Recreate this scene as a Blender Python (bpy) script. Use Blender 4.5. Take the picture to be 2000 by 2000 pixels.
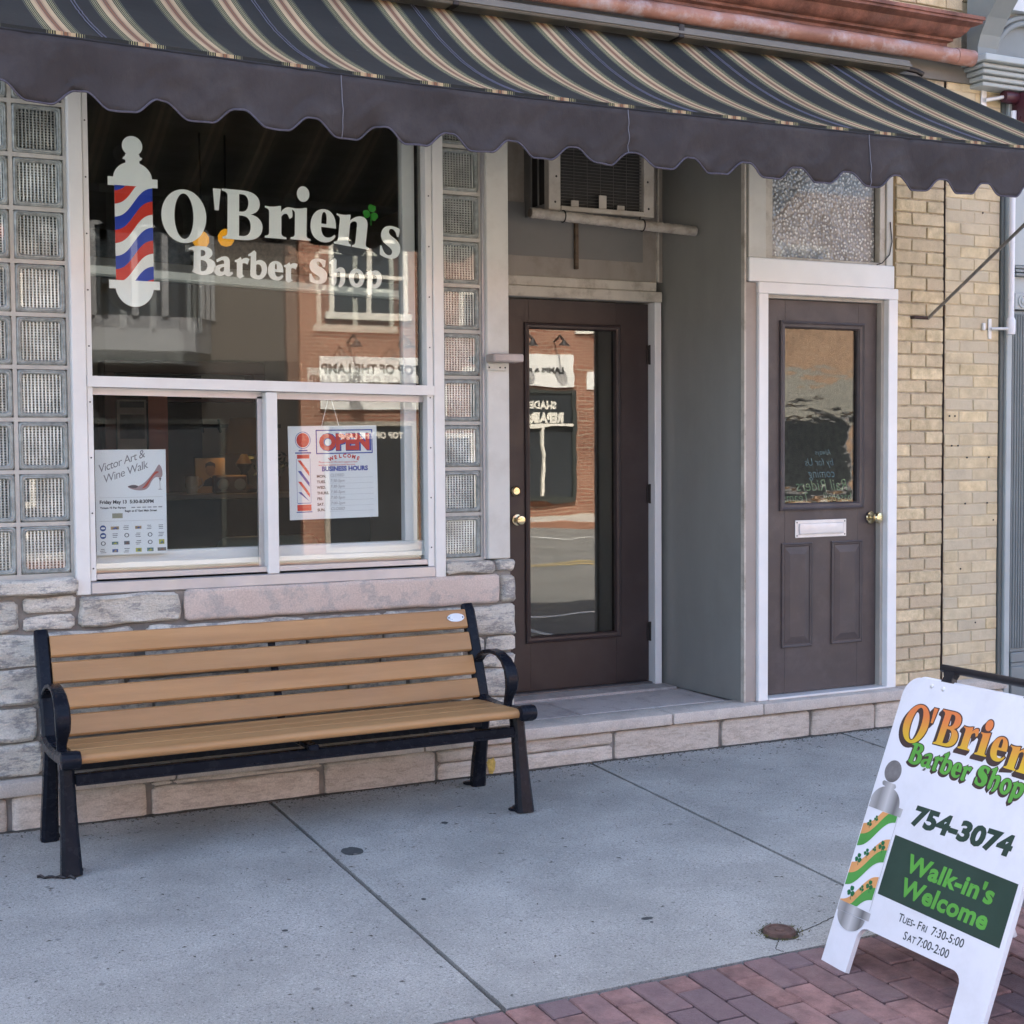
import bpy, bmesh, math, random
from math import radians, sin, cos, pi, sqrt
from mathutils import Vector, Matrix, noise, geometry
random.seed(7)
for o in list(bpy.data.objects): bpy.data.objects.remove(o)
scene = bpy.context.scene
COL = scene.collection

# ---------------------------------------------------------------- camera
cam = bpy.data.cameras.new('camera'); camo = bpy.data.objects.new('camera', cam); COL.objects.link(camo)
scene.camera = camo
cam.sensor_width = 36; cam.lens = 2803.5 * 36 / 2000; cam.clip_end = 2000; cam.clip_start = .05
YAW, PITCH, ROLL = radians(26.5154), radians(2.656), radians(.3761)
fw = Vector((sin(YAW)*cos(PITCH), cos(YAW)*cos(PITCH), -sin(PITCH)))
rt = Vector((cos(YAW), -sin(YAW), 0)); dn = fw.cross(rt)
r2 = rt*cos(ROLL) + dn*sin(ROLL); d2 = -rt*sin(ROLL) + dn*cos(ROLL)
camo.matrix_world = Matrix(((r2.x, -d2.x, -fw.x, 0), (r2.y, -d2.y, -fw.y, -5.885), (r2.z, -d2.z, -fw.z, 1.467), (0, 0, 0, 1)))
# ---------------------------------------------------------------- sky, sun, exposure
SUN_EL, SUN_AZ = radians(52), radians(-20)
w = bpy.data.worlds.new('World'); scene.world = w; w.use_nodes = True
wn = w.node_tree; bgn = wn.nodes['Background']
sky = wn.nodes.new('ShaderNodeTexSky'); sky.sky_type = 'NISHITA'; sky.sun_disc = False
sky.sun_elevation = SUN_EL; sky.sun_rotation = SUN_AZ; sky.air_density = .9; sky.dust_density = 5.0; sky.ozone_density = .8
wn.links.new(sky.outputs[0], bgn.inputs[0]); bgn.inputs[1].default_value = .13
sl = bpy.data.lights.new('sun', 'SUN'); sl.energy = 4.2; sl.angle = radians(.5); sl.color = (1, .95, .88)
so = bpy.data.objects.new('sun', sl); COL.objects.link(so)
sd = Vector((sin(SUN_AZ)*cos(SUN_EL), cos(SUN_AZ)*cos(SUN_EL), sin(SUN_EL)))
so.rotation_euler = sd.to_track_quat('Z', 'Y').to_euler(); so.location = (0, 10, 20)
vs = scene.view_settings; vs.view_transform = 'Standard'; vs.look = 'None'; vs.gamma = 1; vs.use_curve_mapping = False
vs.exposure = 2.7
scene.render.engine = 'CYCLES'
scene.cycles.max_bounces = 7; scene.cycles.transparent_max_bounces = 14; scene.cycles.diffuse_bounces = 3; scene.cycles.glossy_bounces = 4

# ---------------------------------------------------------------- materials
def nt(name):
    m = bpy.data.materials.new(name); m.use_nodes = True
    t = m.node_tree; b = t.nodes['Principled BSDF']
    return m, t, b
def N(t, typ, **k):
    n = t.nodes.new(typ)
    for a, v in k.items():
        if a.startswith('i_'): n.inputs[a[2:].replace('_', ' ')].default_value = v
        else: setattr(n, a, v)
    return n
def L(t, a, b): t.links.new(a, b)
def mathn(t, op, a, b=None, clamp=False):
    n = N(t, 'ShaderNodeMath', operation=op, use_clamp=clamp)
    for i, v in enumerate((a, b)):
        if v is None: continue
        if isinstance(v, (int, float)): n.inputs[i].default_value = v
        else: L(t, v, n.inputs[i])
    return n.outputs[0]
def mixc(t, fac, a, b, blend='MIX'):
    n = N(t, 'ShaderNodeMix', data_type='RGBA', blend_type=blend)
    for s, v in ((n.inputs[0], fac), (n.inputs[6], a), (n.inputs[7], b)):
        if isinstance(v, (int, float)): s.default_value = v
        elif isinstance(v, tuple): s.default_value = (*v[:3], 1)
        else: L(t, v, s)
    return n.outputs[2]
def ramp(t, fac, stops, interp='LINEAR'):
    n = N(t, 'ShaderNodeValToRGB'); r = n.color_ramp; r.interpolation = interp
    while len(r.elements) < len(stops): r.elements.new(.5)
    for e, (p, c) in zip(r.elements, stops):
        e.position = p; e.color = (c, c, c, 1) if isinstance(c, (int, float)) else (*c, 1)
    L(t, fac, n.inputs[0]); return n.outputs[0]
def noi(t, scale, detail=5, rough=.55, vec=None, stretch=None):
    g = N(t, 'ShaderNodeNewGeometry').outputs['Position'] if vec is None else vec
    if stretch:
        mp = N(t, 'ShaderNodeMapping'); mp.inputs['Scale'].default_value = stretch; L(t, g, mp.inputs[0]); g = mp.outputs[0]
    n = N(t, 'ShaderNodeTexNoise'); n.inputs['Scale'].default_value = scale; n.inputs['Detail'].default_value = detail; n.inputs['Roughness'].default_value = rough
    L(t, g, n.inputs['Vector']); return n.outputs[0]
def bumpn(t, b, h, strength, dist=.01):
    n = N(t, 'ShaderNodeBump'); n.inputs['Strength'].default_value = strength; n.inputs['Distance'].default_value = dist
    L(t, h, n.inputs['Height']); L(t, n.outputs[0], b.inputs['Normal']); return n
MATS = {}
def mat(name, col, rough=.6, var=.12, vs_=6, col2=None, rand=0, hrand=None, bump=0, bs=60, metal=0, spec=.5, coat=0, dirt=0, dirtcol=(.12, .1, .08), ds=3, speck=0, stretch=None, emit=0, rvar=.1):
    if name in MATS: return MATS[name]
    m, t, b = nt(name)
    lo = tuple(c*(1-var) for c in col); hi = tuple(min(1, c*(1+var)) for c in (col2 or col))
    f = ramp(t, noi(t, vs_, 6, .6, stretch=stretch), [(.32, 0.), (.68, 1.)])
    c = mixc(t, f, lo, hi)
    if rand or hrand:
        oi = N(t, 'ShaderNodeObjectInfo').outputs['Random']
        if rand:
            k = ramp(t, oi, [(0, 1-rand), (1, 1+rand)]); c = mixc(t, 1., c, k, 'MULTIPLY')
        if hrand:
            oi2 = mathn(t, 'FRACT', mathn(t, 'MULTIPLY', oi, 17.31)); c = mixc(t, ramp(t, oi2, [(.15, 0.), (.9, .85)]), c, hrand)
    if speck:
        s = ramp(t, noi(t, 420, 2, .5), [(.30, 1-speck), (.42, 1.), (.62, 1.), (.72, 1+speck)]); c = mixc(t, 1., c, s, 'MULTIPLY')
        s = ramp(t, noi(t, 130, 3, .6), [(.33, 1-speck*.8), (.44, 1.), (.58, 1.), (.68, 1+speck*.6)]); c = mixc(t, 1., c, s, 'MULTIPLY')
    if dirt:
        d = ramp(t, noi(t, ds, 8, .68), [(.48, 0.), (.72, dirt)]); c = mixc(t, d, c, dirtcol)
    L(t, c, b.inputs['Base Color'])
    rr = ramp(t, noi(t, vs_*2.3, 4), [(.3, max(.02, rough-rvar)), (.7, min(1, rough+rvar))]); L(t, rr, b.inputs['Roughness'])
    b.inputs['Metallic'].default_value = metal; b.inputs['Specular IOR Level'].default_value = spec
    b.inputs['Coat Weight'].default_value = coat; b.inputs['Coat Roughness'].default_value = .12
    if bump: bumpn(t, b, noi(t, bs, 6, .62, stretch=stretch), bump, .01)
    if emit: b.inputs['Emission Color'].default_value = (*col, 1); b.inputs['Emission Strength'].default_value = emit
    MATS[name] = m; return m
def glassmat(name, f0=.06, tint=(.93, .96, .95), wav=0, ws=3, rough=0., bscale=None):
    m = bpy.data.materials.new(name); m.use_nodes = True; t = m.node_tree; t.nodes.clear()
    out = N(t, 'ShaderNodeOutputMaterial'); tr = N(t, 'ShaderNodeBsdfTransparent'); gl = N(t, 'ShaderNodeBsdfGlossy'); gl.inputs['Roughness'].default_value = rough
    tr.inputs[0].default_value = (*tint, 1)
    geo = N(t, 'ShaderNodeNewGeometry'); dp = N(t, 'ShaderNodeVectorMath', operation='DOT_PRODUCT')
    L(t, geo.outputs['Incoming'], dp.inputs[0]); L(t, geo.outputs['Normal'], dp.inputs[1])
    c = mathn(t, 'SUBTRACT', 1., mathn(t, 'ABSOLUTE', dp.outputs['Value']), True)
    f = mathn(t, 'ADD', mathn(t, 'MULTIPLY', mathn(t, 'POWER', c, 5.), 1-f0), f0, True)
    mx = N(t, 'ShaderNodeMixShader'); L(t, f, mx.inputs[0]); L(t, tr.outputs[0], mx.inputs[1]); L(t, gl.outputs[0], mx.inputs[2]); L(t, mx.outputs[0], out.inputs[0])
    if wav:
        bp = N(t, 'ShaderNodeBump'); bp.inputs['Strength'].default_value = wav; bp.inputs['Distance'].default_value = .01
        L(t, noi(t, ws, 2, .4, stretch=bscale), bp.inputs['Height']); L(t, bp.outputs[0], gl.inputs['Normal'])
    MATS[name] = m; return m

# ---------------------------------------------------------------- mesh helpers
OFF = {}
def off(p): return OFF.get(p.name, Vector((0, 0, 0))) if p else Vector((0, 0, 0))
def thing(name, label, cat, loc=(0, 0, 0), group=None, rotz=0):
    o = bpy.data.objects.new(name, None); COL.objects.link(o); o.location = loc; o.rotation_euler = (0, 0, rotz)
    o.empty_display_size = .1
    o['label'] = label; o['category'] = cat
    if group: o['group'] = group
    OFF[o.name] = Vector(loc); return o
def tag(o, label=None, cat=None, group=None, kind=None):
    for k, v in (('label', label), ('category', cat), ('group', group), ('kind', kind)):
        if v: o[k] = v
    return o
def link(name, me, parent=None, loc=None, local=False):
    o = bpy.data.objects.new(name, me); COL.objects.link(o)
    if parent: o.parent = parent; OFF[o.name] = off(parent)
    if loc is not None: o.location = Vector(loc) - (Vector((0, 0, 0)) if local else off(parent))
    return o
class MB:
    def __init__(s): s.bm = bmesh.new()
    def box(s, x0, x1, y0, y1, z0, z1, bev=0, seg=1, mi=0, xf=None):
        b = bmesh.new(); bmesh.ops.create_cube(b, size=1)
        for v in b.verts: v.co = Vector((x0+(v.co.x+.5)*(x1-x0), y0+(v.co.y+.5)*(y1-y0), z0+(v.co.z+.5)*(z1-z0)))
        if bev: bmesh.ops.bevel(b, geom=list(b.edges), offset=bev, segments=seg, profile=.5, affect='EDGES')
        return s.merge(b, mi, xf)
    def merge(s, b, mi=0, xf=None):
        if xf is not None: bmesh.ops.transform(b, matrix=xf, verts=b.verts)
        mp = {v: s.bm.verts.new(v.co) for v in b.verts}
        for f in b.faces:
            try: nf = s.bm.faces.new([mp[v] for v in f.verts]); nf.material_index = mi if mi else f.material_index
            except ValueError: pass
        b.free(); return s
    def poly(s, pts, mi=0):
        f = s.bm.faces.new([s.bm.verts.new(p) for p in pts]); f.material_index = mi; return s
    def grid(s, rows, mi=0):
        vv = [[s.bm.verts.new(p) for p in r] for r in rows]
        for a, b in zip(vv, vv[1:]):
            for i in range(len(a)-1):
                f = s.bm.faces.new((a[i], a[i+1], b[i+1], b[i])); f.material_index = mi
        return s
    def prism(s, pts, fn, d0, d1, mi=0):
        """2D outline extruded between depths d0..d1, fn(u,v,d)->xyz"""
        n = len(pts); a = [s.bm.verts.new(fn(u, v, d0)) for u, v in pts]; b = [s.bm.verts.new(fn(u, v, d1)) for u, v in pts]
        for lst in (a, b[::-1]):
            f = s.bm.faces.new(lst); f.material_index = mi
        for i in range(n):
            f = s.bm.faces.new((a[i], b[i], b[(i+1) % n], a[(i+1) % n])); f.material_index = mi
        return s
    def tube(s, pts, r, n=10, mi=0, cap=True):
        pts = [Vector(p) for p in pts]; rings = []; up = None
        for i, p in enumerate(pts):
            d = (pts[min(i+1, len(pts)-1)]-pts[max(i-1, 0)]).normalized()
            if up is None: up = d.orthogonal().normalized()
            up = (up - d*up.dot(d)).normalized(); sd_ = d.cross(up)
            rr = r[i] if isinstance(r, (list, tuple)) else r
            rings.append([s.bm.verts.new(p+(up*cos(2*pi*k/n)+sd_*sin(2*pi*k/n))*rr) for k in range(n)])
        for a, b in zip(rings, rings[1:]):
            for k in range(n):
                f = s.bm.faces.new((a[k], a[(k+1) % n], b[(k+1) % n], b[k])); f.material_index = mi
        if cap:
            for rg in (rings[0][::-1], rings[-1]): f = s.bm.faces.new(rg); f.material_index = mi
        return s
    def lathe(s, prof, o, axis, n=20, mi=0):
        """prof: [(r, h)], revolved round axis through o"""
        ax = Vector(axis).normalized(); up = ax.orthogonal().normalized(); sd_ = ax.cross(up); o = Vector(o); rings = []
        for r, h in prof: rings.append([s.bm.verts.new(o+ax*h+(up*cos(2*pi*k/n)+sd_*sin(2*pi*k/n))*max(r, .0002)) for k in range(n)])
        for a, b in zip(rings, rings[1:]):
            for k in range(n):
                f = s.bm.faces.new((a[k], a[(k+1) % n], b[(k+1) % n], b[k])); f.material_index = mi
        s.bm.faces.new(rings[0][::-1]).material_index = mi; s.bm.faces.new(rings[-1]).material_index = mi
        return s
    def band(s, path, wdt, thk, fn, mi=0):
        """rectangular-section strip following a 2D path; fn(u, v, x)->xyz"""
        pts = [Vector(p) for p in path]; secs = []
        for i, p in enumerate(pts):
            d = (pts[min(i+1, len(pts)-1)]-pts[max(i-1, 0)]).normalized(); nn = Vector((-d.y, d.x))
            th = thk[i] if isinstance(thk, (list, tuple)) else thk
            a, b = p+nn*th/2, p-nn*th/2; h = wdt[i]/2 if isinstance(wdt, (list, tuple)) else wdt/2; c = min(th, 2*h)*.22
            sec = [(p+nn*(th/2), h-c), (p+nn*(th/2-c), h), (p-nn*(th/2-c), h), (p-nn*(th/2), h-c), (p-nn*(th/2), -h+c), (p-nn*(th/2-c), -h), (p+nn*(th/2-c), -h), (p+nn*(th/2), -h+c)]
            secs.append([s.bm.verts.new(fn(q.x, q.y, x)) for q, x in sec])
        for a, b in zip(secs, secs[1:]):
            for k in range(8):
                f = s.bm.faces.new((a[k], a[(k+1) % 8], b[(k+1) % 8], b[k])); f.material_index = mi
        s.bm.faces.new(secs[0][::-1]).material_index = mi; s.bm.faces.new(secs[-1]).material_index = mi
        return s
    def mesh(s, name, mats, o=Vector((0, 0, 0)), smooth=None):
        bmesh.ops.translate(s.bm, vec=-o, verts=s.bm.verts)
        bmesh.ops.recalc_face_normals(s.bm, faces=s.bm.faces)
        if smooth:
            for f in s.bm.faces: f.smooth = True
            for e in s.bm.edges:
                if len(e.link_faces) == 2 and e.calc_face_angle(0) > radians(smooth): e.smooth = False
        me = bpy.data.meshes.new(name); s.bm.to_mesh(me); s.bm.free()
        for m in (mats if isinstance(mats, (list, tuple)) else [mats]): me.materials.append(m)
        return me
    def build(s, name, mats, parent=None, smooth=None, label=None, kind=None, local=False):
        me = s.mesh(name, mats, Vector((0, 0, 0)) if local else off(parent), smooth)
        o = link(name, me, parent); tag(o, label, kind=kind); return o
def box(name, m, parent, *a, **k):
    sm = 30 if k.get('seg', 1) > 1 else None
    lb = k.pop('label', None); kd = k.pop('kind', None); lc = k.pop('local', False)
    return MB().box(*a, **k).build(name, m, parent, sm, lb, kd, lc)

# 2D artwork: svg-like paths -> flat filled meshes
def path(d, seg=7):
    tk = d.replace(',', ' ').split(); out = []; cur = []; i = 0; p = (0, 0)
    def f(n): return [float(x) for x in tk[i:i+n]]
    while i < len(tk):
        c = tk[i]; i += 1
        if c == 'M':
            if cur: out.append(cur)
            a = f(2); i += 2; p = tuple(a); cur = [p]
        elif c == 'L': a = f(2); i += 2; p = tuple(a); cur.append(p)
        elif c == 'C':
            a = f(6); i += 6
            for k in range(1, seg+1):
                u = k/seg; v = 1-u
                cur.append(tuple(v**3*p[j]+3*v*v*u*a[j]+3*v*u*u*a[2+j]+u**3*a[4+j] for j in (0, 1)))
            p = (a[4], a[5])
        elif c == 'Z': out.append(cur); cur = []
    if cur: out.append(cur)
    return out
def ell(cx, cy, rx, ry, n=36, a0=0, a1=2*pi): return [(cx+rx*cos(a0+(a1-a0)*k/n), cy+ry*sin(a0+(a1-a0)*k/n)) for k in range(n)]
def rect(x0, y0, x1, y1): return [(x0, y0), (x1, y0), (x1, y1), (x0, y1)]
def area(p): return sum(p[i][0]*p[(i+1) % len(p)][1]-p[(i+1) % len(p)][0]*p[i][1] for i in range(len(p)))/2
def tess(loops):
    lp = []
    for q in loops:
        r = [q[0]]
        for p in q[1:]:
            if (p[0]-r[-1][0])**2+(p[1]-r[-1][1])**2 > 1e-12: r.append(p)
        if (r[0][0]-r[-1][0])**2+(r[0][1]-r[-1][1])**2 < 1e-12: r.pop()
        lp.append(r)
    big = max(range(len(lp)), key=lambda i: abs(area(lp[i])))
    lp = [lp[big]]+[q for i, q in enumerate(lp) if i != big]
    lp = [q if (area(q) > 0) == (i == 0) else q[::-1] for i, q in enumerate(lp)]
    vv = [[Vector((x, y, 0)) for x, y in q] for q in lp]
    return [p for q in lp for p in q], geometry.tessellate_polygon(vv)
class Art:
    """collects flat shapes in a 2D plane"""
    def __init__(s): s.v = []; s.f = []; s.m = []; s.lay = 0
    def shape(s, loops, mi=0, tf=None):
        if loops and isinstance(loops[0], tuple): loops = [loops]
        if tf: loops = [[tf(*p) for p in q] for q in loops]
        v, t = tess(loops); b = len(s.v); s.v += [(p[0], p[1], s.lay) for p in v]
        for tri in t: s.f.append([b+k for k in tri]); s.m.append(mi)
        return s
    def text(s, txt, x, y, size, mi=0, bold=0, shear=0, align='LEFT', rot=0, sx=1, mirror=False, spacing=1):
        cu = bpy.data.curves.new('t', 'FONT'); cu.body = txt; cu.size = size; cu.offset = bold; cu.shear = shear; cu.align_x = align
        cu.resolution_u = 3; cu.space_character = spacing
        o = bpy.data.objects.new('t', cu); me = bpy.data.meshes.new_from_object(o)
        b = len(s.v); c_, s_ = cos(rot), sin(rot)
        for v in me.vertices:
            u, w_ = v.co.x*sx*(-1 if mirror else 1), v.co.y
            s.v.append((x+u*c_-w_*s_, y+u*s_+w_*c_, s.lay))
        for p in me.polygons: s.f.append([b+k for k in p.vertices]); s.m.append(mi)
        bpy.data.objects.remove(o); bpy.data.curves.remove(cu); bpy.data.meshes.remove(me); return s
    def build(s, name, mats, fn, parent=None, local=False, label=None):
        o_ = Vector((0, 0, 0)) if local else off(parent)
        me = bpy.data.meshes.new(name); me.from_pydata([Vector(fn(*p))-o_ for p in s.v], [], s.f)
        for m in (mats if isinstance(mats, (list, tuple)) else [mats]): me.materials.append(m)
        for p, k in zip(me.polygons, s.m): p.material_index = k
        return tag(link(name, me, parent), label)
GL = {
 'O': [ell(45, 50, 45, 53), ell(45, 50, 19, 45)],
 "'": path("M 0 100 L 16 100 L 12 58 L 4 58 Z"),
 'B': path("M 0 100 L 44 100 C 66 100 79 90 79 75 C 79 64 72 56 60 53 C 76 51 85 41 85 28 C 85 10 70 0 46 0 L 2 0 L 2 4 C 9 5 12 8 12 14 L 12 86 C 12 92 8 95 0 96 Z M 36 92 L 42 92 C 51 92 55 85 55 75 C 55 63 49 57 41 57 L 36 57 Z M 36 49 L 42 49 C 54 49 60 41 60 28 C 60 14 53 8 43 8 L 36 8 Z"),
 'r': path("M 0 61 C 6 60 9 58 9 52 L 9 12 C 9 7 7 5 0 4 L 0 0 L 46 0 L 46 4 C 38 5 35 7 35 12 L 35 46 C 38 50 42 53 46 52 C 50 50 51 44 52 42 L 58 46 C 60 54 58 62 54 66 L 50 66 C 44 66 38 61 34 55 L 34 67 L 30 67 C 20 64 10 63 0 65 Z"),
 'i': path("M 0 61 C 6 60 9 58 9 52 L 9 12 C 9 7 7 5 0 4 L 0 0 L 44 0 L 44 4 C 37 5 35 7 35 12 L 35 67 L 30 67 C 20 64 10 63 0 65 Z"),
 '.': [ell(21, 87, 13.5, 16)],
 'e': path("M 57 30 C 57 54 46 68 30 68 C 12 68 0 53 0 32 C 0 12 12 -2 31 -2 C 45 -2 53 5 57 14 L 54 17 C 49 11 44 9 38 9 C 29 9 24 18 24 30 Z M 24 37 L 35 37 C 36 52 34 62 29 62 C 25 62 23 52 24 37 Z"),
 'n': path("M 0 61 C 6 60 9 58 9 52 L 9 12 C 9 7 7 5 0 4 L 0 0 L 42 0 L 42 4 C 37 5 35 7 35 12 L 35 48 C 38 53 42 55 46 55 C 50 55 52 52 52 46 L 52 12 C 52 7 50 5 45 4 L 45 0 L 87 0 L 87 4 C 80 5 78 7 78 12 L 78 50 C 78 62 71 68 61 68 C 51 68 42 63 34 55 L 34 67 L 30 67 C 20 64 10 63 0 65 Z"),
 's': path("M 47 64 L 45 47 L 41 47 C 38 56 33 62 27 62 C 22 62 20 59 20 55 C 20 50 26 47 33 44 C 44 39 52 33 52 20 C 52 6 42 -2 26 -2 C 17 -2 9 0 2 4 L 1 23 L 5 23 C 9 12 15 5 23 5 C 29 5 32 8 32 13 C 32 18 27 21 19 25 C 8 30 1 36 1 47 C 1 60 11 68 25 68 C 33 68 41 67 47 64 Z"),
 'uB': path("M -8 86 C 0 92 8 98 20 98 L 36 98 C 52 98 62 90 62 77 C 62 67 56 60 47 56 C 62 54 72 45 72 30 C 72 10 56 -4 34 -4 C 22 -4 10 0 4 6 C 8 10 9 14 9 20 L 9 80 C 6 88 0 86 -8 86 Z M 27 88 L 33 88 C 40 88 44 83 44 75 C 44 66 38 61 27 60 Z M 27 51 C 42 52 50 44 50 29 C 50 14 43 6 33 6 C 29 6 27 8 27 12 Z"),
 'ua': path("M 8 54 C 20 62 30 68 40 68 C 52 68 56 60 56 48 L 56 16 C 56 10 60 8 66 12 L 68 8 C 60 -2 50 -6 42 2 L 40 6 C 32 -2 22 -4 14 -2 C 4 0 0 8 0 16 C 0 30 14 36 38 40 L 38 48 C 38 56 32 58 26 56 C 20 54 14 50 10 48 Z M 38 32 C 26 30 18 26 18 18 C 18 11 24 9 30 10 C 34 11 38 14 38 18 Z"),
 'ur': path("M 0 58 C 8 60 14 64 20 70 L 24 60 C 32 68 42 72 52 66 L 46 48 C 38 54 30 54 26 48 L 26 10 C 26 4 30 2 34 2 L 18 -6 L 8 0 L 8 48 C 8 54 4 54 0 54 Z"),
 'ub': path("M -4 88 C 4 92 12 100 18 104 L 24 98 L 24 62 C 32 68 40 70 48 68 C 62 64 68 52 68 36 C 68 12 52 -4 32 -4 C 20 -4 10 0 4 8 L 6 80 C 6 86 2 86 -4 84 Z M 24 52 C 36 60 50 54 50 34 C 50 16 42 6 32 8 C 27 9 24 12 24 18 Z"),
 'uh': path("M -4 88 C 4 92 12 100 18 104 L 24 98 L 24 58 C 32 66 42 72 52 68 C 60 64 62 56 62 46 L 62 24 C 62 8 54 -4 40 -10 L 36 -6 C 42 4 44 14 44 26 L 44 44 C 44 54 38 56 32 53 C 28 51 24 48 24 42 L 24 8 L 16 -6 L 6 2 L 6 80 C 6 86 2 86 -4 84 Z"),
 'uo': [ell(32, 32, 32, 37), ell(32, 32, 14, 25)],
 'up': path("M 0 58 C 8 60 14 64 20 70 L 25 62 C 32 68 42 70 50 68 C 62 64 68 52 68 36 C 68 14 54 -2 38 -4 C 32 -4 28 -2 26 0 L 26 -26 L 14 -34 L 8 -26 L 8 48 C 8 54 4 54 0 54 Z M 26 50 C 38 58 50 52 50 34 C 50 18 42 8 34 10 C 29 11 26 14 26 20 Z"),
}
def glyph_tf(x, y, s, rot=0, shear=0, sx=1):
    c_, s_ = cos(rot), sin(rot)
    def tf(u, v):
        u = u*sx+v*shear; u, v = u*s/100, v*s/100
        return (x+u*c_-v*s_, y+u*s_+v*c_)
    return tf
def shamrock(art, cx, cy, r, mi=0, rot=0):
    for k in range(3):
        a = rot+pi/2+k*2*pi/3
        q = []
        for j in range(25):
            th = -pi+2*pi*j/24; rr = .5*r*(1-.3*(cos(th)**8 if cos(th) > 0 else 0))
            q.append((r*.62+rr*cos(th), .5*r*sin(th)))
        art.shape([[(cx+u*cos(a)-v*sin(a), cy+u*sin(a)+v*cos(a)) for u, v in q[:-1]]], mi)
    b = rot-pi/2+.25
    art.shape([[(cx-.05*r, cy-.12*r), (cx+.05*r, cy-.12*r), (cx+cos(b)*1.5*r+.08*r, cy+sin(b)*1.5*r), (cx+cos(b)*1.5*r-.08*r, cy+sin(b)*1.5*r)]], mi)
def outl(loops, w_):
    """offset loops outward by w_ (approximate stroke)"""
    out = []
    big = max(range(len(loops)), key=lambda i: abs(area(loops[i])))
    for i, q in enumerate(loops):
        q = [p for j, p in enumerate(q) if (p[0]-q[j-1][0])**2+(p[1]-q[j-1][1])**2 > 1e-9]
        sg = (1 if area(q) > 0 else -1)*(1 if i == big else -1); r_ = []
        for j in range(len(q)):
            a, c, e = Vector(q[j-1]), Vector(q[j]), Vector(q[(j+1) % len(q)])
            n1 = Vector(((c-a).y, -(c-a).x)).normalized(); n2 = Vector(((e-c).y, -(e-c).x)).normalized(); m_ = n1+n2
            m_ = m_.normalized()*min(1.5, 1/max(.5, m_.length/2)) if m_.length > .2 else n1
            r_.append((c.x+m_.x*w_*sg, c.y+m_.y*w_*sg))
        out.append(r_)
    return out
def bandq(ar, up, lo, mi):
    """fill between two edges, one quad per step"""
    b = len(ar.v); n = len(up)
    for p in list(up)+list(lo): ar.v.append((p[0], p[1], ar.lay))
    for i in range(n-1):
        if abs(up[i][1]-lo[i][1])+abs(up[i+1][1]-lo[i+1][1]) > 1e-6: ar.f.append([b+i, b+n+i, b+n+i+1, b+i+1]); ar.m.append(mi)
# ---------------------------------------------------------------- material palette
concrete = mat('concrete', (.345, .347, .325), .85, .16, 2.6, bump=.6, bs=170, speck=.6, dirt=.5, dirtcol=(.2, .2, .185), ds=1.1)
soil = mat('joint_dirt', (.035, .033, .028), .95, .4, 30, bump=.6, bs=120)
paver_m = mat('paver_brick', (.195, .105, .095), .85, .28, 14, col2=(.25, .14, .125), rand=.22, hrand=(.14, .10, .11), bump=.5, bs=160, speck=.2, dirt=.35, dirtcol=(.22, .17, .16), ds=9)
asphalt = mat('asphalt', (.185, .178, .16), .9, .15, 1.5, bump=.5, bs=150, speck=.4)
linepaint = mat('road_paint', (.7, .7, .66), .7, .1, 8)
yellowpaint = mat('road_paint_yellow', (.42, .31, .12), .7, .1, 8)
mortar = mat('mortar', (.24, .225, .205), .95, .2, 12, bump=.5, bs=120)
mortar_d = mat('mortar_dark', (.44, .375, .275), .95, .3, 20, bump=.5, bs=120)
def stone_mat(name, c1, c2, vein, vf=.5, scale=5, bmp=.5, stretch=(1, 1, 3.5)):
    m, t, b = nt(name)
    oi = N(t, 'ShaderNodeObjectInfo').outputs['Random']
    a = ramp(t, noi(t, scale, 8, .65, stretch=stretch), [(.3, 0.), (.7, 1.)])
    c = mixc(t, a, c1, c2)
    c = mixc(t, ramp(t, noi(t, scale*1.7, 10, .72, stretch=(stretch[0]*1.4, 1, stretch[2]*1.6)), [(.5, 0.), (.58, vf), (.66, 0.)]), c, vein)
    c = mixc(t, 1., c, ramp(t, oi, [(0, .82), (1, 1.12)]), 'MULTIPLY')
    c = mixc(t, 1., c, ramp(t, noi(t, 160, 3), [(.3, .82), (.7, 1.1)]), 'MULTIPLY')
    L(t, c, b.inputs['Base Color']); b.inputs['Roughness'].default_value = .88
    bumpn(t, b, noi(t, 45, 8, .7, stretch=stretch), bmp, .012); MATS[name] = m; return m
stone_g = stone_mat('grey_veneer_stone', (.61, .57, .49), (.82, .77, .67), (.28, .27, .27), .85, 4.5, .9, (1, 1, 2.6))
stone_b = stone_mat('buff_veneer_stone', (.56, .485, .405), (.70, .625, .54), (.38, .32, .26), .6, 6, .4)
stone_p = stone_mat('pink_veneer_stone', (.64, .51, .44), (.73, .62, .54), (.42, .40, .38), .7, 2.6, .12, (1.2, 1, 1.2))
tread_m = stone_mat('tread_stone', (.42, .38, .36), (.54, .50, .47), (.30, .26, .25), .6, 3, .4, (1, 1, 1))
coping_m = stone_mat('coping_stone', (.54, .48, .42), (.66, .6, .53), (.38, .34, .31), .4, 5, .35, (1, 1, 1))
white_al = mat('white_painted_frame', (.73, .73, .70), .38, .05, 4, dirt=.12, dirtcol=(.45, .42, .38), ds=5)
grey_al = mat('bare_aluminium', (.5, .5, .52), .38, .08, 5, metal=.6)
white_tr = mat('white_trim_paint', (.80, .81, .80), .4, .04, 5, bump=.03, bs=40)
offwhite = mat('weathered_trim_paint', (.56, .52, .45), .6, .1, 6, dirt=.75, dirtcol=(.16, .12, .08), ds=7, stretch=(1, 1, .25))
post_m = mat('post_paint', (.58, .57, .52), .55, .06, 5, dirt=.3, dirtcol=(.35, .32, .26), ds=6)
greypanel = mat('grey_panel_paint', (.255, .255, .235), .38, .08, 1.6, bump=.06, bs=6, dirt=.22, dirtcol=(.13, .125, .11), ds=2, stretch=(2, 2, .35))
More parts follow.
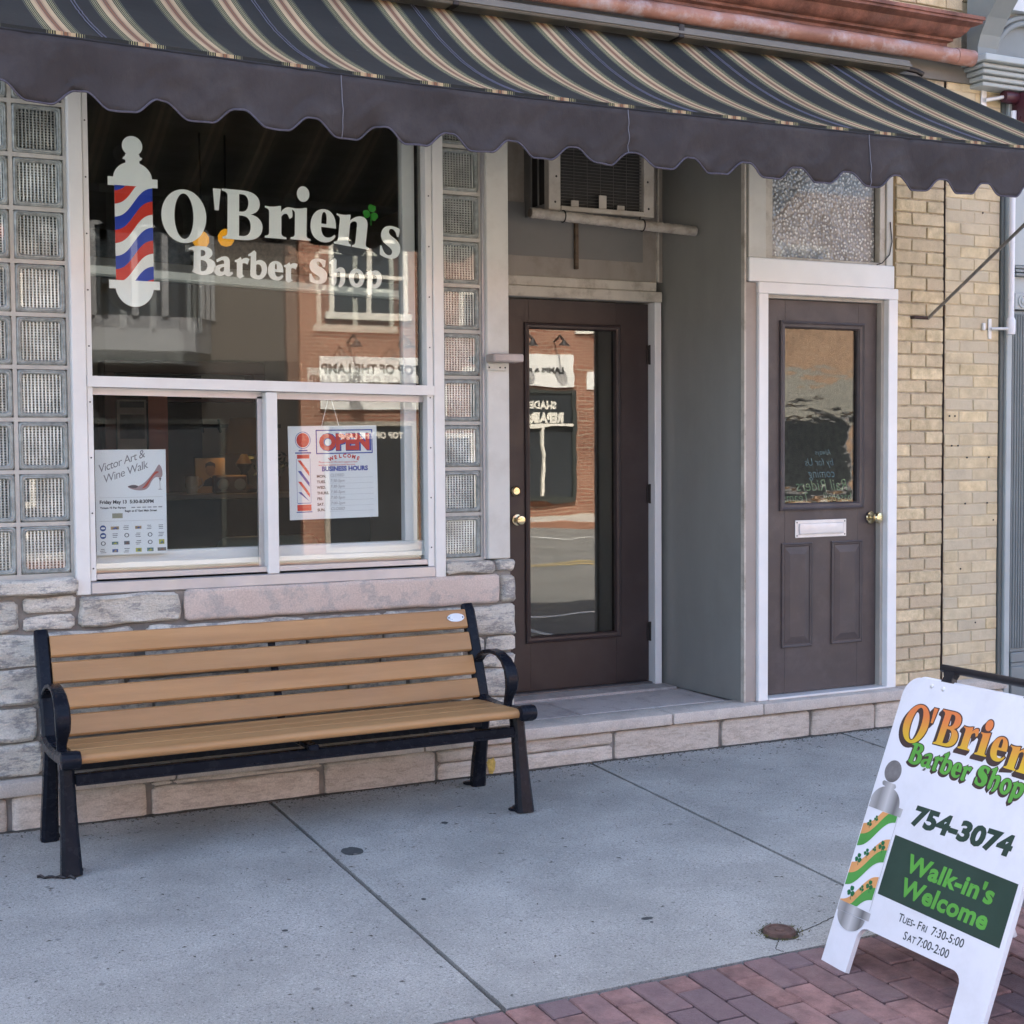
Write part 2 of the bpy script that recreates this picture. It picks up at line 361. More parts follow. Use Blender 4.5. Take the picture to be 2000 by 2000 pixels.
greypanel2 = mat('transom_board', (.30, .27, .235), .6, .1, 3, dirt=.55, dirtcol=(.13, .1, .075), ds=5, stretch=(3, 3, .5))
brown_d = mat('brown_door_paint', (.040, .029, .029), .42, .15, 3, dirt=.2, dirtcol=(.07, .06, .055), ds=6, bump=.04, bs=90, spec=.4)
brown_s = mat('brown_side_door_paint', (.066, .054, .054), .5, .1, 4, dirt=.15, dirtcol=(.2, .18, .17), ds=9, bump=.05, bs=70)
brass = mat('brass', (.70, .60, .38), .22, .1, 20, metal=1)
silver = mat('silver_metal', (.70, .70, .69), .45, .06, 10, metal=.3)
darkmetal = mat('dark_metal', (.04, .036, .035), .5, .15, 20, metal=.5)
screwm = mat('screw_dark', (.03, .03, .03), .6)
brick_m = mat('buff_brick', (.60, .485, .285), .9, .16, 18, col2=(.68, .56, .36), rand=.14, hrand=(.54, .44, .30), bump=.4, bs=130, speck=.12, dirt=.35, dirtcol=(.24, .2, .15), ds=8)
brick_r = mat('painted_buff_brick', (.60, .48, .28), .85, .14, 12, col2=(.68, .56, .35), rand=.1, hrand=(.54, .47, .34), bump=.35, bs=130, dirt=.4, dirtcol=(.3, .25, .18), ds=7)
terracotta = mat('terracotta', (.165, .068, .05), .75, .35, 9, col2=(.23, .10, .072), bump=.35, bs=60, dirt=.8, dirtcol=(.14, .08, .07), ds=6)
copper_roll = mat('weathered_red_metal', (.25, .105, .07), .5, .35, 6, col2=(.34, .175, .13), bump=.2, bs=50, dirt=1., dirtcol=(.46, .41, .42), ds=7, stretch=(.35, 1, 1))
beam_m = mat('grey_awning_housing', (.14, .135, .12), .55, .12, 5, dirt=.4, dirtcol=(.12, .11, .1))
void_m = mat('dark_interior', (.02, .018, .016), .9, .2, 3)
slate = mat('slate_green_paint', (.20, .225, .225), .5, .08, 4)
slate_l = mat('pale_grey_green_paint', (.38, .42, .42), .5, .06, 4)
slate_w = mat('pale_blue_grey_paint', (.60, .65, .68), .5, .05, 3)
maroon = mat('maroon_metal', (.07, .02, .03), .35, .1, 10)
glass_w = glassmat('window_glass', .05, (.96, .975, .97), .022, 2.2, bscale=(1, 1, 1))
glass_i = glassmat('inner_window_glass', .04, (.90, .92, .91), .03, 1.7)
glass_d = glassmat('door_glass', .095, (.72, .74, .72), .045, 3.4, bscale=(.55, 1, 1.3))
glass_s = glassmat('side_door_glass', .07, (.75, .77, .75), .10, 7, bscale=(.8, 1, 1.8))
glass_b = glassmat('glass_block_face', .055, (.90, .93, .91), 0)
vinyl_w = mat('white_vinyl', (.92, .97, .95), .5, .03, 5)
vinyl_r = mat('red_vinyl', (.68, .035, .015), .5, .04, 5)
vinyl_b = mat('blue_vinyl', (.008, .05, .46), .5, .04, 5)
vinyl_g = mat('green_vinyl', (.015, .26, .01), .5, .04, 5)
paper_w = mat('paper_white', (.72, .76, .78), .6, .02, 5)

# ---------------------------------------------------------------- ground
def gz(y): return -.022 + .045*(y+.05)
base = MB(); base.grid([[(-400, y, z) for y, z in ((400, -.42), (-3.39, -.42), (-400, -.42))], [(400, y, z) for y, z in ((400, -.42), (-3.39, -.42), (-400, -.42))]])
tag(base.build('ground', asphalt), kind='structure')
def strip(name, m, x0, x1, y0, y1, z, n=1):
    return tag(MB().poly([(x0, y0, z), (x1, y0, z), (x1, y1, z), (x0, y1, z)]).build(name, m), kind='structure')
road = strip('road', asphalt, -120, 120, -19.4, -3.36, -.30)
def mark(x0, x1, y0, y1, m=linepaint):
    o = MB().poly([(x0, y0, -.296), (x1, y0, -.296), (x1, y1, -.296), (x0, y1, -.296)]).build('road_marking', m, road)
for yy in (-5.75, -16.6): mark(-60, 60, yy-.06, yy+.06)
for k in range(-4, 9): mark(k*6.2, k*6.2+.1, -5.75, -3.5); mark(k*6.2, k*6.2+.1, -19.2, -16.6)
mark(-60, 60, -11.3, -11.18, yellowpaint); mark(-60, 60, -11.55, -11.43, yellowpaint)
# kerb, sidewalk bed, slabs
kerb_m = mat('kerb_stone', (.36, .35, .33), .85, .12, 3, bump=.3, bs=90)
tag(MB().box(-60, 60, -3.36, -3.22, -.42, gz(-3.25)-.004, .012).build('kerb', kerb_m), kind='structure')
walk = MB()
walk.grid([[(x, -3.22, gz(-3.22)-.03), (x, -.03, gz(-.03)-.03)] for x in (-30, 30)])
walk = tag(walk.build('sidewalk', soil), kind='structure')
XJ = [-2.8, -1.25, .25, 1.75, 3.30, 4.78, 6.30, 7.8]
def slab(x0, x1, y0, y1, m=concrete):
    g = .0085; b = MB(); nx = 26
    rows = []
    for y in (y1, y0):
        row = []
        for i in range(nx+1):
            x = x0+g+(x1-x0-2*g)*i/nx
            yy = y + (.004*noise.noise(Vector((x*9, y*3, 1))) if True else 0)
            row.append((x, yy, gz(yy)))
        rows.append(row)
    top = []
    for j in range(41):
        y = y0+(y1-y0)*j/40; k_ = 1 if 0 < j < 40 else 0
        top.append([(x0+g+.004*k_*noise.noise(Vector(((x0+g)*3, y*11, 2))), y, gz(y)), ((x0+x1)/2, y, gz(y)), (x1-g-.004*k_*noise.noise(Vector(((x1-g)*3, y*11, 2))), y, gz(y))])
    b.grid(top)
    for row in rows:
        b.grid([row, [(p[0], p[1], p[2]-.06) for p in row]])
    # long edges with slight chips
    for x, s in ((x0+g, 1), (x1-g, -1)):
        a = []
        for j in range(41):
            y = y0+(y1-y0)*j/40
            a.append((x+s*.004*noise.noise(Vector((x*3, y*11, 2)))*(1 if 0 < j < 40 else 0), y, gz(y)))
        b.grid([a, [(p[0], p[1], p[2]-.06) for p in a]])
    return b.build('slab', m, walk)
for a, c in zip(XJ, XJ[1:]): slab(a, c, -2.305, -.085)
slab(-30, -2.8, -2.305, -.085); slab(7.8, 30, -2.305, -.085)
# stains and crumbs on the slabs
stain_m = mat('gum_stain', (.055, .06, .06), .8, .2, 40); mat('gum_grey', (.20, .20, .19), .8, .2, 40)
def blob(x, y, rx, ry, m, name='stain', n=22, z=.0015):
    pts = [(x+rx*cos(2*pi*k/n)*(1+.22*noise.noise(Vector((k*.9, x*7, y*5)))), y+ry*sin(2*pi*k/n)*(1+.22*noise.noise(Vector((k*.9, y*7, x*5)))) ) for k in range(n)]
    return MB().poly([(px, py, gz(py)+z) for px, py in pts]).build(name, m, walk)
blob(1.84, -.83, .042, .048, stain_m); blob(2.30, -.65, .014, .016, stain_m); blob(2.49, -1.88, .022, .012, stain_m)
rg = random.Random(14)
for k in range(34): blob(rg.uniform(.3, 4.6), -rg.uniform(.4, 2.2), *(lambda r_: (r_, r_*rg.uniform(.7, 1.2)))(rg.uniform(.004, .011)), MATS['gum_grey'] if rg.random() < .75 else stain_m, n=12)
ck = mat('crack_dark', (.06, .058, .05), .95, .3, 40)
def crack(pts, wd):
    q = []
    for (xa, ya), (xb, yb) in zip(pts, pts[1:]):
        for j in range(8): u = j/8; q.append((xa+(xb-xa)*u+.006*noise.noise(Vector((xa*40+j, ya*9, 0))), ya+(yb-ya)*u+.006*noise.noise(Vector((ya*40+j, xa*9, 4)))))
    MB().band(q, .0012, wd, lambda u, v, x: (u, v, gz(v)+.001+x)).build('crack', ck, walk)
crack([(2.87, -2.19), (2.95, -2.17), (3.05, -2.13), (3.2, -2.12), (3.295, -2.08)], .004); crack([(2.77, -2.22), (2.72, -2.27), (2.73, -2.305)], .0025)
deb = MB(); rnd = random.Random(3)
for k in range(900):
    x = rnd.uniform(.2, 5.2); y = -rnd.uniform(.12, 2.25) if rnd.random() < .6 else -rnd.uniform(.09, .3)
    s = rnd.uniform(.0015, .0050); a = rnd.uniform(0, pi); c_, s_ = cos(a)*s, sin(a)*s; e = rnd.uniform(1, 3)
    z = gz(y)+.0012
    deb.poly([(x-c_*e, y-s_*e, z), (x+s_*.7, y-c_*.7, z+.002), (x+c_*e, y+s_*e, z), (x-s_*.7, y+c_*.7, z+.001)])
for k in range(900):  # grit gathered against the step
    x = rnd.uniform(.2, 5.3); y = -.085-abs(rnd.gauss(0, .022)); s = rnd.uniform(.002, .006)
    z = gz(y); a = rnd.uniform(0, pi)
    deb.poly([(x-s*cos(a), y-s*sin(a), z+.001), (x+s*sin(a), y-s*cos(a)*.6, z+s), (x+s*cos(a), y+s*sin(a), z+.001)])
tag(deb.build('grit', mat('grit', (.075, .068, .055), .95, .5, 90)), 'dark grit and crumbs scattered on the concrete sidewalk', 'grit', kind='stuff')
# pavers
pav = tag(MB().grid([[(x, -3.22, gz(-3.22)-.012), (x, -2.312, gz(-2.312)-.012)] for x in (-30, 30)]).build('brick_paving', soil), kind='structure')
PW = .1018; PL = .2035
pm = []
for v in range(5):
    for ln in (PL, PW):
        b = MB(); b.box(-PW/2+.003, PW/2-.003, -ln/2+.003, ln/2-.003, -.05, 0, .004, 1)
        for vv in b.bm.verts:
            vv.co.x += .002*noise.noise(vv.co*23+Vector((v*9, 0, 0))); vv.co.y += .002*noise.noise(vv.co*19+Vector((0, v*7, 0)))
            if vv.co.z > -.02: vv.co.z += .0022*noise.noise(vv.co*14+Vector((v, v, 0)))
        pm.append(b.mesh('paver', paver_m))
rest = MB(); cnt = 0; rnd = random.Random(5)
for c in range(-80, 130):
    xc = 1.746+(c+.5)*PW; y = -2.312; half = (c % 2 == 1)
    while y > -3.2:
        ln = PW if half else PL
        if y-ln < -3.22: ln = PW
        half = False; yc = y-ln/2; y -= ln
        if 1.25 < xc < 5.0 and cnt < 290:
            o = link('paver', pm[rnd.randrange(5)*2+(0 if ln == PL else 1)], pav, (xc, yc, gz(yc)+rnd.uniform(-.0025, .002)))
            o.rotation_euler = (math.atan(.045)+rnd.uniform(-.008, .008), rnd.uniform(-.01, .01), rnd.uniform(-.008, .008)); cnt += 1
        else: rest.box(xc-PW/2+.003, xc+PW/2-.003, yc-ln/2+.003, yc+ln/2-.003, gz(yc)-.05, gz(yc)-.001)
tag(rest.build('paver_field', paver_m, pav), kind='stuff')
# far sidewalk across the street
tag(MB().box(-60, 60, -25, -19.4, -.42, -.16, .01).build('far_sidewalk', mat('far_concrete', (.42, .38, .32), .9, .1, 1, bump=.2, bs=40)), kind='structure')
tag(MB().box(-60, 60, -19.4, -19.25, -.42, -.15, .01).build('far_kerb', mat('far_kerb', (.32, .16, .10), .9, .15, 3)), kind='structure')

# ---------------------------------------------------------------- the shop building
SB = thing('shop_building', 'two storey shop with stone veneer front, buff brick pier and brown doors', 'building', (3.0, .3, 0))
def stone(parent, x0, x1, z0, z1, yf, dep, m, rough=.012, rnd_r=.014, name='stone', wob=.005, cell=.03):
    nx = max(3, min(36, int((x1-x0)/cell))); nz = max(3, min(8, int((z1-z0)/(cell*.6)))); sd = x0*13.7+z0*71.3
    b = MB(); rows = []
    xs = [0, .012/(x1-x0)]+[i/nx for i in range(1, nx)]+[1-.012/(x1-x0), 1]
    zs = [0, .010/(z1-z0)]+[j/nz for j in range(1, nz)]+[1-.010/(z1-z0), 1]
    for v in zs:
        row = []
        for u in xs:
            x = x0+(x1-x0)*u; z = z0+(z1-z0)*v
            p = Vector((x*6, z*9, sd))
            ex = min(u, 1-u)*(x1-x0); ez = min(v, 1-v)*(z1-z0)
            x += wob*noise.noise(Vector((z*14, sd, u*3)))*(1 if ex < .02 else .3)
            z += wob*noise.noise(Vector((x*8, sd+5, v*3)))*(1 if ez < .02 else .3)
            if ex < .006 and ez < .006:  # blunt the corners
                x += (.008 if u < .5 else -.008); z += (.006 if v < .5 else -.006)
            d = min(ex, ez); k = 1-min(d/rnd_r, 1)
            y = yf+rnd_r*.8*(1-sqrt(max(0, 1-k*k)))+rough*(noise.noise(p)+.55*noise.noise(p*2.6)-.6*abs(noise.noise(Vector((p.x*2.2, p.y*5.5, sd)))))*(1-.6*k)
            row.append((x, y, z))
        rows.append(row)
    b.grid(rows)
    ring = rows[0]+[r[-1] for r in rows[1:-1]]+rows[-1][::-1]+[r[0] for r in rows[1:-1]][::-1]
    bk = [(p[0], yf+dep, p[2]) for p in ring]
    n = len(ring)
    va = [b.bm.verts.new(p) for p in ring]; vb = [b.bm.verts.new(p) for p in bk]
    for i in range(n): b.bm.faces.new((va[i], va[(i+1) % n], vb[(i+1) % n], vb[i]))
    bmesh.ops.remove_doubles(b.bm, verts=b.bm.verts, dist=.0002)
    return b.build(name, m, parent, 50)
SW = MB(); SW.box(-.5, 2.925, .0, .3, .10, .94); SW.box(2.5, 2.925, .3, .72, .1, .94)
SW = SW.build('stone_wall', mortar, SB, label='grey buff stone veneer wall under the shop window')
for s in [(.3, .765, .755, .868), (.783, .985, .822, .877), (.782, .978, .752, .808), (.998, 1.397, .756, .878),
          (.3, 1.207, .614, .738), (1.258, 1.935, .612, .738), (1.945, 2.29, .612, .736), (2.30, 2.94, .604, .738),
          (.3, .84, .464, .60), (.3, .826, .318, .448), (.3, .845, .186, .306),
          (2.792, 2.938, .53, .598), (2.70, 2.778, .53, .598), (2.45, 2.934, .459, .518), (2.42, 2.913, .322, .447), (2.6, 2.93, .255, .312), (2.5, 2.92, .186, .245),
          (2.60, 2.838, .892, .948), (2.848, 2.943, .889, .946), (2.872, 2.945, .752, .876)]:
    big = s[0] > 2.8
    stone(SW, *s, -.028 if s[0] > 2.4 else -.022, .12, stone_g, .026 if (s[3]-s[2]) > .1 else .012, .03 if big else .010, wob=.011)
stone(SW, .2, .992, .893, .952, -.055, .15, stone_g, .008)
stone(SW, 1.42, 2.86, .752, .882, -.024, .12, stone_p, .004, .01)
rr = random.Random(11)
for z0, z1, xa, xb in ((.186, .306, .86, 2.5), (.318, .448, .84, 2.41), (.464, .60, .855, 2.69)):
    x = xa
    while x < xb-.05:
        x2 = min(xb, x+rr.uniform(.3, .6))
        if xb-x2 < .12: x2 = xb
        if z1-z0 > .125 and rr.random() < .4:
            zm = (z0+z1)/2; stone(SW, x, x2-.012, z0, zm-.006, -.022, .1, stone_g, .01); stone(SW, x, x2-.012, zm+.006, z1, -.022, .1, stone_g, .01)
        else: stone(SW, x, x2-.012, z0, z1, -.022, .1, stone_g, .016)
        x = x2
# base course and step
BC = MB().box(-.5, 5.93, -.045, .3, -.2, .112).build('base_course', mortar, SB, label='buff stone base course below the step')
for s in [(.2, .70, -.04, .108), (.722, .95, -.04, .11), (.96, 1.238, -.04, .11), (1.264, 1.975, -.04, .084), (1.264, 1.348, .092, .111), (1.356, 1.985, .092, .111),
          (2.0, 2.516, -.04, .11), (2.53, 2.75, .052, .108), (2.53, 2.75, -.04, .046), (2.76, 3.43, .05, .108), (2.76, 3.43, -.04, .044),
          (3.446, 4.036, -.04, .106), (4.06, 4.594, -.04, .106), (4.612, 5.018, -.04, .106), (5.028, 5.5, -.04, .106), (5.51, 5.93, -.04, .106)]:
    stone(BC, *s, -.064, .08, stone_b, .006, .01, wob=.004)
ar = Art(); ar.shape([(2.765, .035), (2.775, .05), (2.785, .046), (2.80, .055), (2.81, .03), (2.806, .0), (2.795, -.022), (2.778, -.018), (2.772, .01)]); ar.build('paint_mark', mat('yellow_paint_mark', (.50, .36, .09), .8, .3, 60), lambda u, v, d: (u, -.0695, v), BC)
sm = MB(); sr = []
for i in range(261):
    x = .2+5.7*i/260; sr.append([(x, -.058, gz(-.058)+.002), (x, -.086-.012*abs(noise.noise(Vector((x*7, 0, 1))))-.022*max(0, noise.noise(Vector((x*1.9, 3, 1)))), gz(-.09)+.0016)])
sm.grid(sr); tag(sm.build('dirt_line', mat('wall_base_dirt', (.075, .07, .058), .95, .5, 50, bump=.5, bs=90), walk), kind='stuff')
TR = MB().box(2.93, 4.30, .098, .73, .10, .160).build('entry_step', tread_m, SB)
for a, b_ in ((.2, 1.355), (1.36, 2.452), (2.458, 3.752), (3.760, 4.288), (4.293, 5.2), (5.205, 5.93)):
    o = MB().box(a, b_, -.088, .094, .116, .171, .006, 2)
    for v in o.bm.verts:
        if v.co.y < -.05: v.co.y += .004*noise.noise(v.co*9); v.co.z += .003*noise.noise(v.co*7)
    o.build('coping_stone', coping_m, TR, 40)
for x0, x1, y0, y1, z in ((2.95, 3.35, .112, .52, .168), (3.36, 4.195, .112, .52, .168), (2.95, 4.185, .535, .70, .176)):
    MB().box(x0, x1, y0, y1, .12, z, .006).build('tread_stone', tread_m, TR)

# bricks (one shared mesh per size, all tinted per object)
def brickmesh(wd, ht, m, dep=.1, sd=0):
    b = MB().box(-wd/2, wd/2, 0, dep, -ht/2, ht/2, .003)
    for v in b.bm.verts: v.co += Vector((noise.noise(v.co*31+Vector((sd, 0, 0))), noise.noise(v.co*27+Vector((0, sd, 3))), noise.noise(v.co*29+Vector((4, 0, sd)))))*.0022
    return b.mesh('brick', m)
BM = {}
def brick(parent, x0, x1, z0, z1, yf, m, rnd):
    k = (round(x1-x0, 3), round(z1-z0, 3), m.name, rnd.randrange(3))
    if k not in BM: BM[k] = brickmesh(x1-x0, z1-z0, m, sd=k[3]*5)
    o = link('brick', BM[k], parent, ((x0+x1)/2, yf+rnd.uniform(-.0025, .0025), (z0+z1)/2)); o.rotation_euler = (rnd.uniform(-.01, .01), rnd.uniform(-.006, .006), rnd.uniform(-.01, .01))
PIER = MB(); PIER.box(5.195, 5.527, .006, .35, .165, 3.66); PIER.box(5.538, 5.928, .004, .35, .165, 3.46)
PIER = PIER.build('brick_pier', mortar_d, SB, label='buff brick pier with a crack down its middle')
MB().box(5.538, 5.927, .0015, .02, .166, 3.455).build('pointing', mat('light_pointing', (.50, .42, .29), .9, .12, 9, bump=.3, bs=90), PIER)
rnd = random.Random(21); h = .0678
for r in range(46):
    z0 = .172+r*h
    for x0, x1 in (((5.197, 5.400), (5.410, 5.524)) if r % 2 else ((5.197, 5.298), (5.308, 5.524))): brick(PIER, x0, x1, z0+.0045, z0+h-.0045, -.004, brick_m, rnd)
h = .0632
for r in range(51):
    z0 = .185+r*h
    for x0, x1 in (((5.54, 5.738), (5.744, 5.926)) if r % 2 else ((5.54, 5.640), (5.646, 5.846), (5.852, 5.926))): brick(PIER, x0, x1, z0+.003, z0+h-.003, -.002, brick_r, rnd)
crk = MB(); pts = [(5.532+.004*noise.noise(Vector((z*9, 0, 2))), .0025, .17+z*.0337) for z in range(98)]
crk.band([(p[0], p[2]) for p in pts], .004, [.0025+.006*abs(noise.noise(Vector((i*.7, 3, 1)))) for i in range(98)], lambda u, v, x: (u, -.003+x, v)); crk.build('crack_filler', mat('crack', (.035, .02, .02), .95, .3, 30), PIER)
# holes drilled in the right-hand bricks
hl = MB()
for x, z in ((5.70, 1.385), (5.86, 1.385), (5.69, 1.135), (5.85, 1.135), (5.573, 1.61), (5.612, 1.61), (5.895, 1.04), (5.66, .78), (5.80, 2.71), (5.77, .48), (5.59, 1.45), (5.635, 1.45)):
    hl.lathe([(.005, 0), (.005, .004)], (x, -.0062, z), (0, 1, 0), 8)
hl.build('drill_hole', screwm, PIER)

# upper wall, cornice, gutter roll, awning housing
UW = MB(); UW.box(-.5, 5.655, .015, .4, 3.40, 9.0); UW.box(5.655, 5.93, .05, .4, 3.40, 9.0); UW.box(-.5, 5.93, .4, 11, 8.7, 8.9); UW.box(-.5, -.2, .4, 11, 0, 8.7); UW.box(5.7, 5.93, .4, 11, 0, 8.7); UW.box(-.2, 5.7, 10.7, 11, 0, 8.7)
UW = UW.build('upper_wall', mortar_d, SB); rnd = random.Random(4)
for r in range(6):
    z0 = 3.70+r*.0678; x = 4.2 - (.1 if r % 2 else 0)
    while x < 5.64:
        x2 = min(x+.205, 5.655)
        if x2-x > .03: brick(UW, x+.004, x2-.004, z0+.004, z0+.064, .002, brick_m, rnd)
        x = x2
for k in range(3): brick(UW, 5.66, 5.72, 3.70+k*.0678, 3.76+k*.0678, .03, brick_m, rnd)
def mould(name, m, prof, x0, x1, parent, mitre=True):
    b = MB(); rows = [[(x, y, z) for y, z in prof] for x in (x0,)]
    n = 40
    rows = []
    for i in range(n+1):
        x = x0+(x1-x0)*i/n; rows.append([(x if i < n else x1-(0.0 if not mitre else (y-prof[0][0])*0.0), y+.003*noise.noise(Vector((x*6, z*30, 0))), z+.002*noise.noise(Vector((x*5, 2, z*20)))) for y, z in prof])
    if mitre: rows[-1] = [(x1-.14+(-y)*.75, y, z) for y, z in prof]; rows[-2] = [(x1-.30, y, z) for y, z in prof]
    b.grid(rows)
    b.bm.faces.new([b.bm.verts.new(p) for p in rows[-1]])
    return b.build(name, m, parent, 35)
mould('cornice', terracotta, [(.03, 3.555), (-.03, 3.56), (-.03, 3.575), (-.055, 3.582), (-.055, 3.596), (-.085, 3.60), (-.115, 3.625), (-.125, 3.642), (-.14, 3.645), (-.175, 3.655), (-.175, 3.668), (-.185, 3.670), (-.185, 3.688), (-.17, 3.694), (.03, 3.70)], -.5, 5.63, SB)
g = MB(); npt = 60
g.tube([(-.5+(5.62+.5)*i/npt, -.10+.002*noise.noise(Vector((i*.5, 0, 0))), 3.492+.004*noise.noise(Vector((i*.4, 4, 0)))) for i in range(npt+1)], [.040+.0015*noise.noise(Vector((i*1.3, 1, 1))) for i in range(npt+1)], 18)
g.tube([(5.50, -.10, 3.492), (5.622, -.10, 3.492)], .043, 18)
g.build('metal_roll', copper_roll, SB, 50, label='weathered red metal roll running under the cornice')
MB().box(-.5, 5.90, -.02, .02, 3.385, 3.56).build('fascia', beam_m, SB)

# glass block panels
def block_mesh():
    b = MB(); hw = .0955; fr = .020; ih = hw-fr; ng = 13
    outer = [(-hw, -hw), (hw, -hw), (hw, hw), (-hw, hw)]
    def ring(h_, y, r=.014):
        p = []
        for cx, cz, a0 in ((h_-r, h_-r, 0), (-h_+r, h_-r, pi/2), (-h_+r, -h_+r, pi), (h_-r, -h_+r, 3*pi/2)):
            for k in range(4): a = a0+pi/2*k/3; p.append((cx+r*cos(a), y, cz+r*sin(a)))
        return p
    prev = None
    for h_, y, mi in ((hw, .06, 0), (hw, .014, 0), (hw-.003, .004, 0), (hw-.008, 0, 0), (hw-.011, .004, 0), (hw-.015, .003, 0), (ih, .012, 0)):
        vs_ = [b.bm.verts.new(p) for p in ring(h_, y)]
        if prev:
            for k in range(16): b.bm.faces.new((prev[k], prev[(k+1) % 16], vs_[(k+1) % 16], vs_[k])).material_index = 0
        prev = vs_
    b.poly([(-ih, .0125, -ih), (ih, .0125, -ih), (ih, .0125, ih), (-ih, .0125, ih)], 1)
    nv, nh = 11, 14
    for k in range(nv):      # upright ribs on the inner face
        xc = -ih+2*ih*(k+.5)/nv; wv = 2*ih/nv*.24
        b.grid([[(xc+wv*cos(pi*q/4), .0135+wv*.9*sin(pi*q/4), z) for q in range(5)] for z in (-ih, ih)], 2)
    for k in range(nh):      # level ribs on the back face
        zc = -ih+2*ih*(k+.5)/nh; wh = 2*ih/nh*.30
        b.grid([[(x, .046-wh*sin(pi*q/4), zc+wh*cos(pi*q/4)) for q in range(5)] for x in (-ih, ih)], 2)
    b.poly([(-ih, .058, -ih), (ih, .058, -ih), (ih, .058, ih), (-ih, .058, ih)], 4)
    for sx in (-1, 1):
        b.poly([(sx*ih, .013, -ih), (sx*ih, .064, -ih), (sx*ih, .064, ih), (sx*ih, .013, ih)], 3); b.poly([(-ih, .013, sx*ih), (ih, .013, sx*ih), (ih, .064, sx*ih), (-ih, .064, sx*ih)], 3)
    return b.mesh('glass_block', [mat('glass_block_rim', (.30, .32, .30), .12, .3, 30, spec=.5, bump=.15, bs=40), glass_b, mat('glass_block_rib', (.72, .71, .69), .12, .35, 9, spec=.8, rand=.3), mat('glass_block_side', (.26, .28, .27), .25, .2, 20), mat('glass_block_back', (.17, .165, .155), .3, .6, 5, rand=.45)], smooth=40)
GBM = block_mesh(); grout = mat('block_grout', (.50, .48, .43), .9, .15, 12, bump=.3, bs=90, dirt=.3)
def panel(xs, z0, n, yf, x_lo, x_hi, label):
    b = MB(); b.box(x_lo, x_hi, yf+.066, yf+.14, z0-.03, z0+n*.2063+.02)
    p = b.build('glass_block_panel', grout, SB, label=label)
    g_ = MB(); s = .2063
    for i in range(n+1): g_.box(x_lo, x_hi, yf+.005, yf+.068, z0+i*s-.008-(.03 if i == 0 else 0), z0+i*s+.008)
    for xc in xs:
        g_.box(xc+s/2-.008, xc+s/2+.008, yf+.006, yf+.0675, z0-.02, z0+n*s)
    g_.box(xs[-1]-s/2-.008, xs[-1]-s/2+.008, yf+.006, yf+.0675, z0-.02, z0+n*s)
    g_.build('grout', grout, p)
    for xc in xs:
        for i in range(n): link('glass_block', GBM, p, (xc, yf, z0+(i+.5)*s)).rotation_euler = (radians(random.uniform(-1.2, 1.2)), 0, radians(random.uniform(-1.2, 1.2)))
    return p
panel([.882, .676, .470], .962, 11, .022, .36, .99, 'two column glass block panel beside the shop window')
panel([2.700], .950, 11, .03, 2.598, 2.812, 'single column glass block panel beside the white post')
box('post_side_strip', grey_al, SB, 2.803, 2.818, .02, .12, .95, 3.2)
# the white post
PO = box('post', post_m, SB, 2.815, 2.926, -.002, .35, .950, 3.38, bev=.004, label='off white post between glass blocks and entrance')
br = MB(); br.box(2.803, 2.953, -.10, -.006, 1.842, 1.878, .006); br.build('bracket', mat('bracket_paint', (.45, .38, .34), .6, .15, 10, dirt=.4), PO)
br = MB(); br.box(2.806, 2.905, -.016, -.004, 1.806, 1.842, .004); br.build('bracket_plate', post_m, PO)
for x in (2.818, 2.872, 2.898): MB().lathe([(.004, 0), (.004, .002)], (x, -.018, 1.82), (0, 1, 0), 8).build('screw', screwm, PO)

# ---------------------------------------------------------------- shop window
WF = MB(); WF.box(.990, 1.046, -.012, .16, .881, 3.2, .003); WF.box(2.549, 2.599, -.012, .16, .876, 3.2, .003); WF.box(1.0455, 2.5495, -.010, .16, 3.12, 3.199)
WF = WF.build('shop_window', white_al, SB, label='large aluminium framed shop window over two sliding panes')
box('storm_frame', white_al, WF, 1.0475, 1.070, -.004, .05, .935, 3.118, bev=.002); box('storm_frame', white_al, WF, 2.517, 2.5475, -.004, .05, .93, 3.118, bev=.002)
for x, off_ in ((1.058, 0), (2.531, .03)):
    for k in range(10): MB().lathe([(.0035, 0), (.003, .002)], (x, -.0065, .985+off_+k*.222), (0, 1, 0), 8).build('screw', screwm, WF)
MB().box(1.0465, 2.5485, -.014, .16, .882, .931, .004).build('sill', grey_al, WF)
tk = MB()
for k in range(4): tk.box(1.072, 2.516, .004+k*.022, .010+k*.022, .930, .962-k*.004, .001)
tk.box(1.071, 2.5165, .0, .1, .9315, .945); tk.build('track', grey_al, WF)
rl = MB(); rl.prism([(1.047, 1.712), (2.548, 1.691), (2.548, 1.734), (1.047, 1.755)], lambda u, v, d: (u, d, v), -.018, .045); rl.build('rail', white_al, WF)
rl = MB(); rl.box(1.777, 1.826, -.016, .045, .931, 1.697, .003); rl.build('mullion', white_al, WF)
us = MB(); us.prism([(1.071, 1.682), (1.776, 1.672), (1.776, 1.700), (1.071, 1.710)], lambda u, v, d: (u, d, v), .04, .06); us.prism([(1.827, 1.671), (2.516, 1.662), (2.516, 1.690), (1.827, 1.699)], lambda u, v, d: (u, d, v), .04, .06); us.box(1.755, 1.776, .04, .06, .96, 1.68); us.build('sash_edge', grey_al, WF)
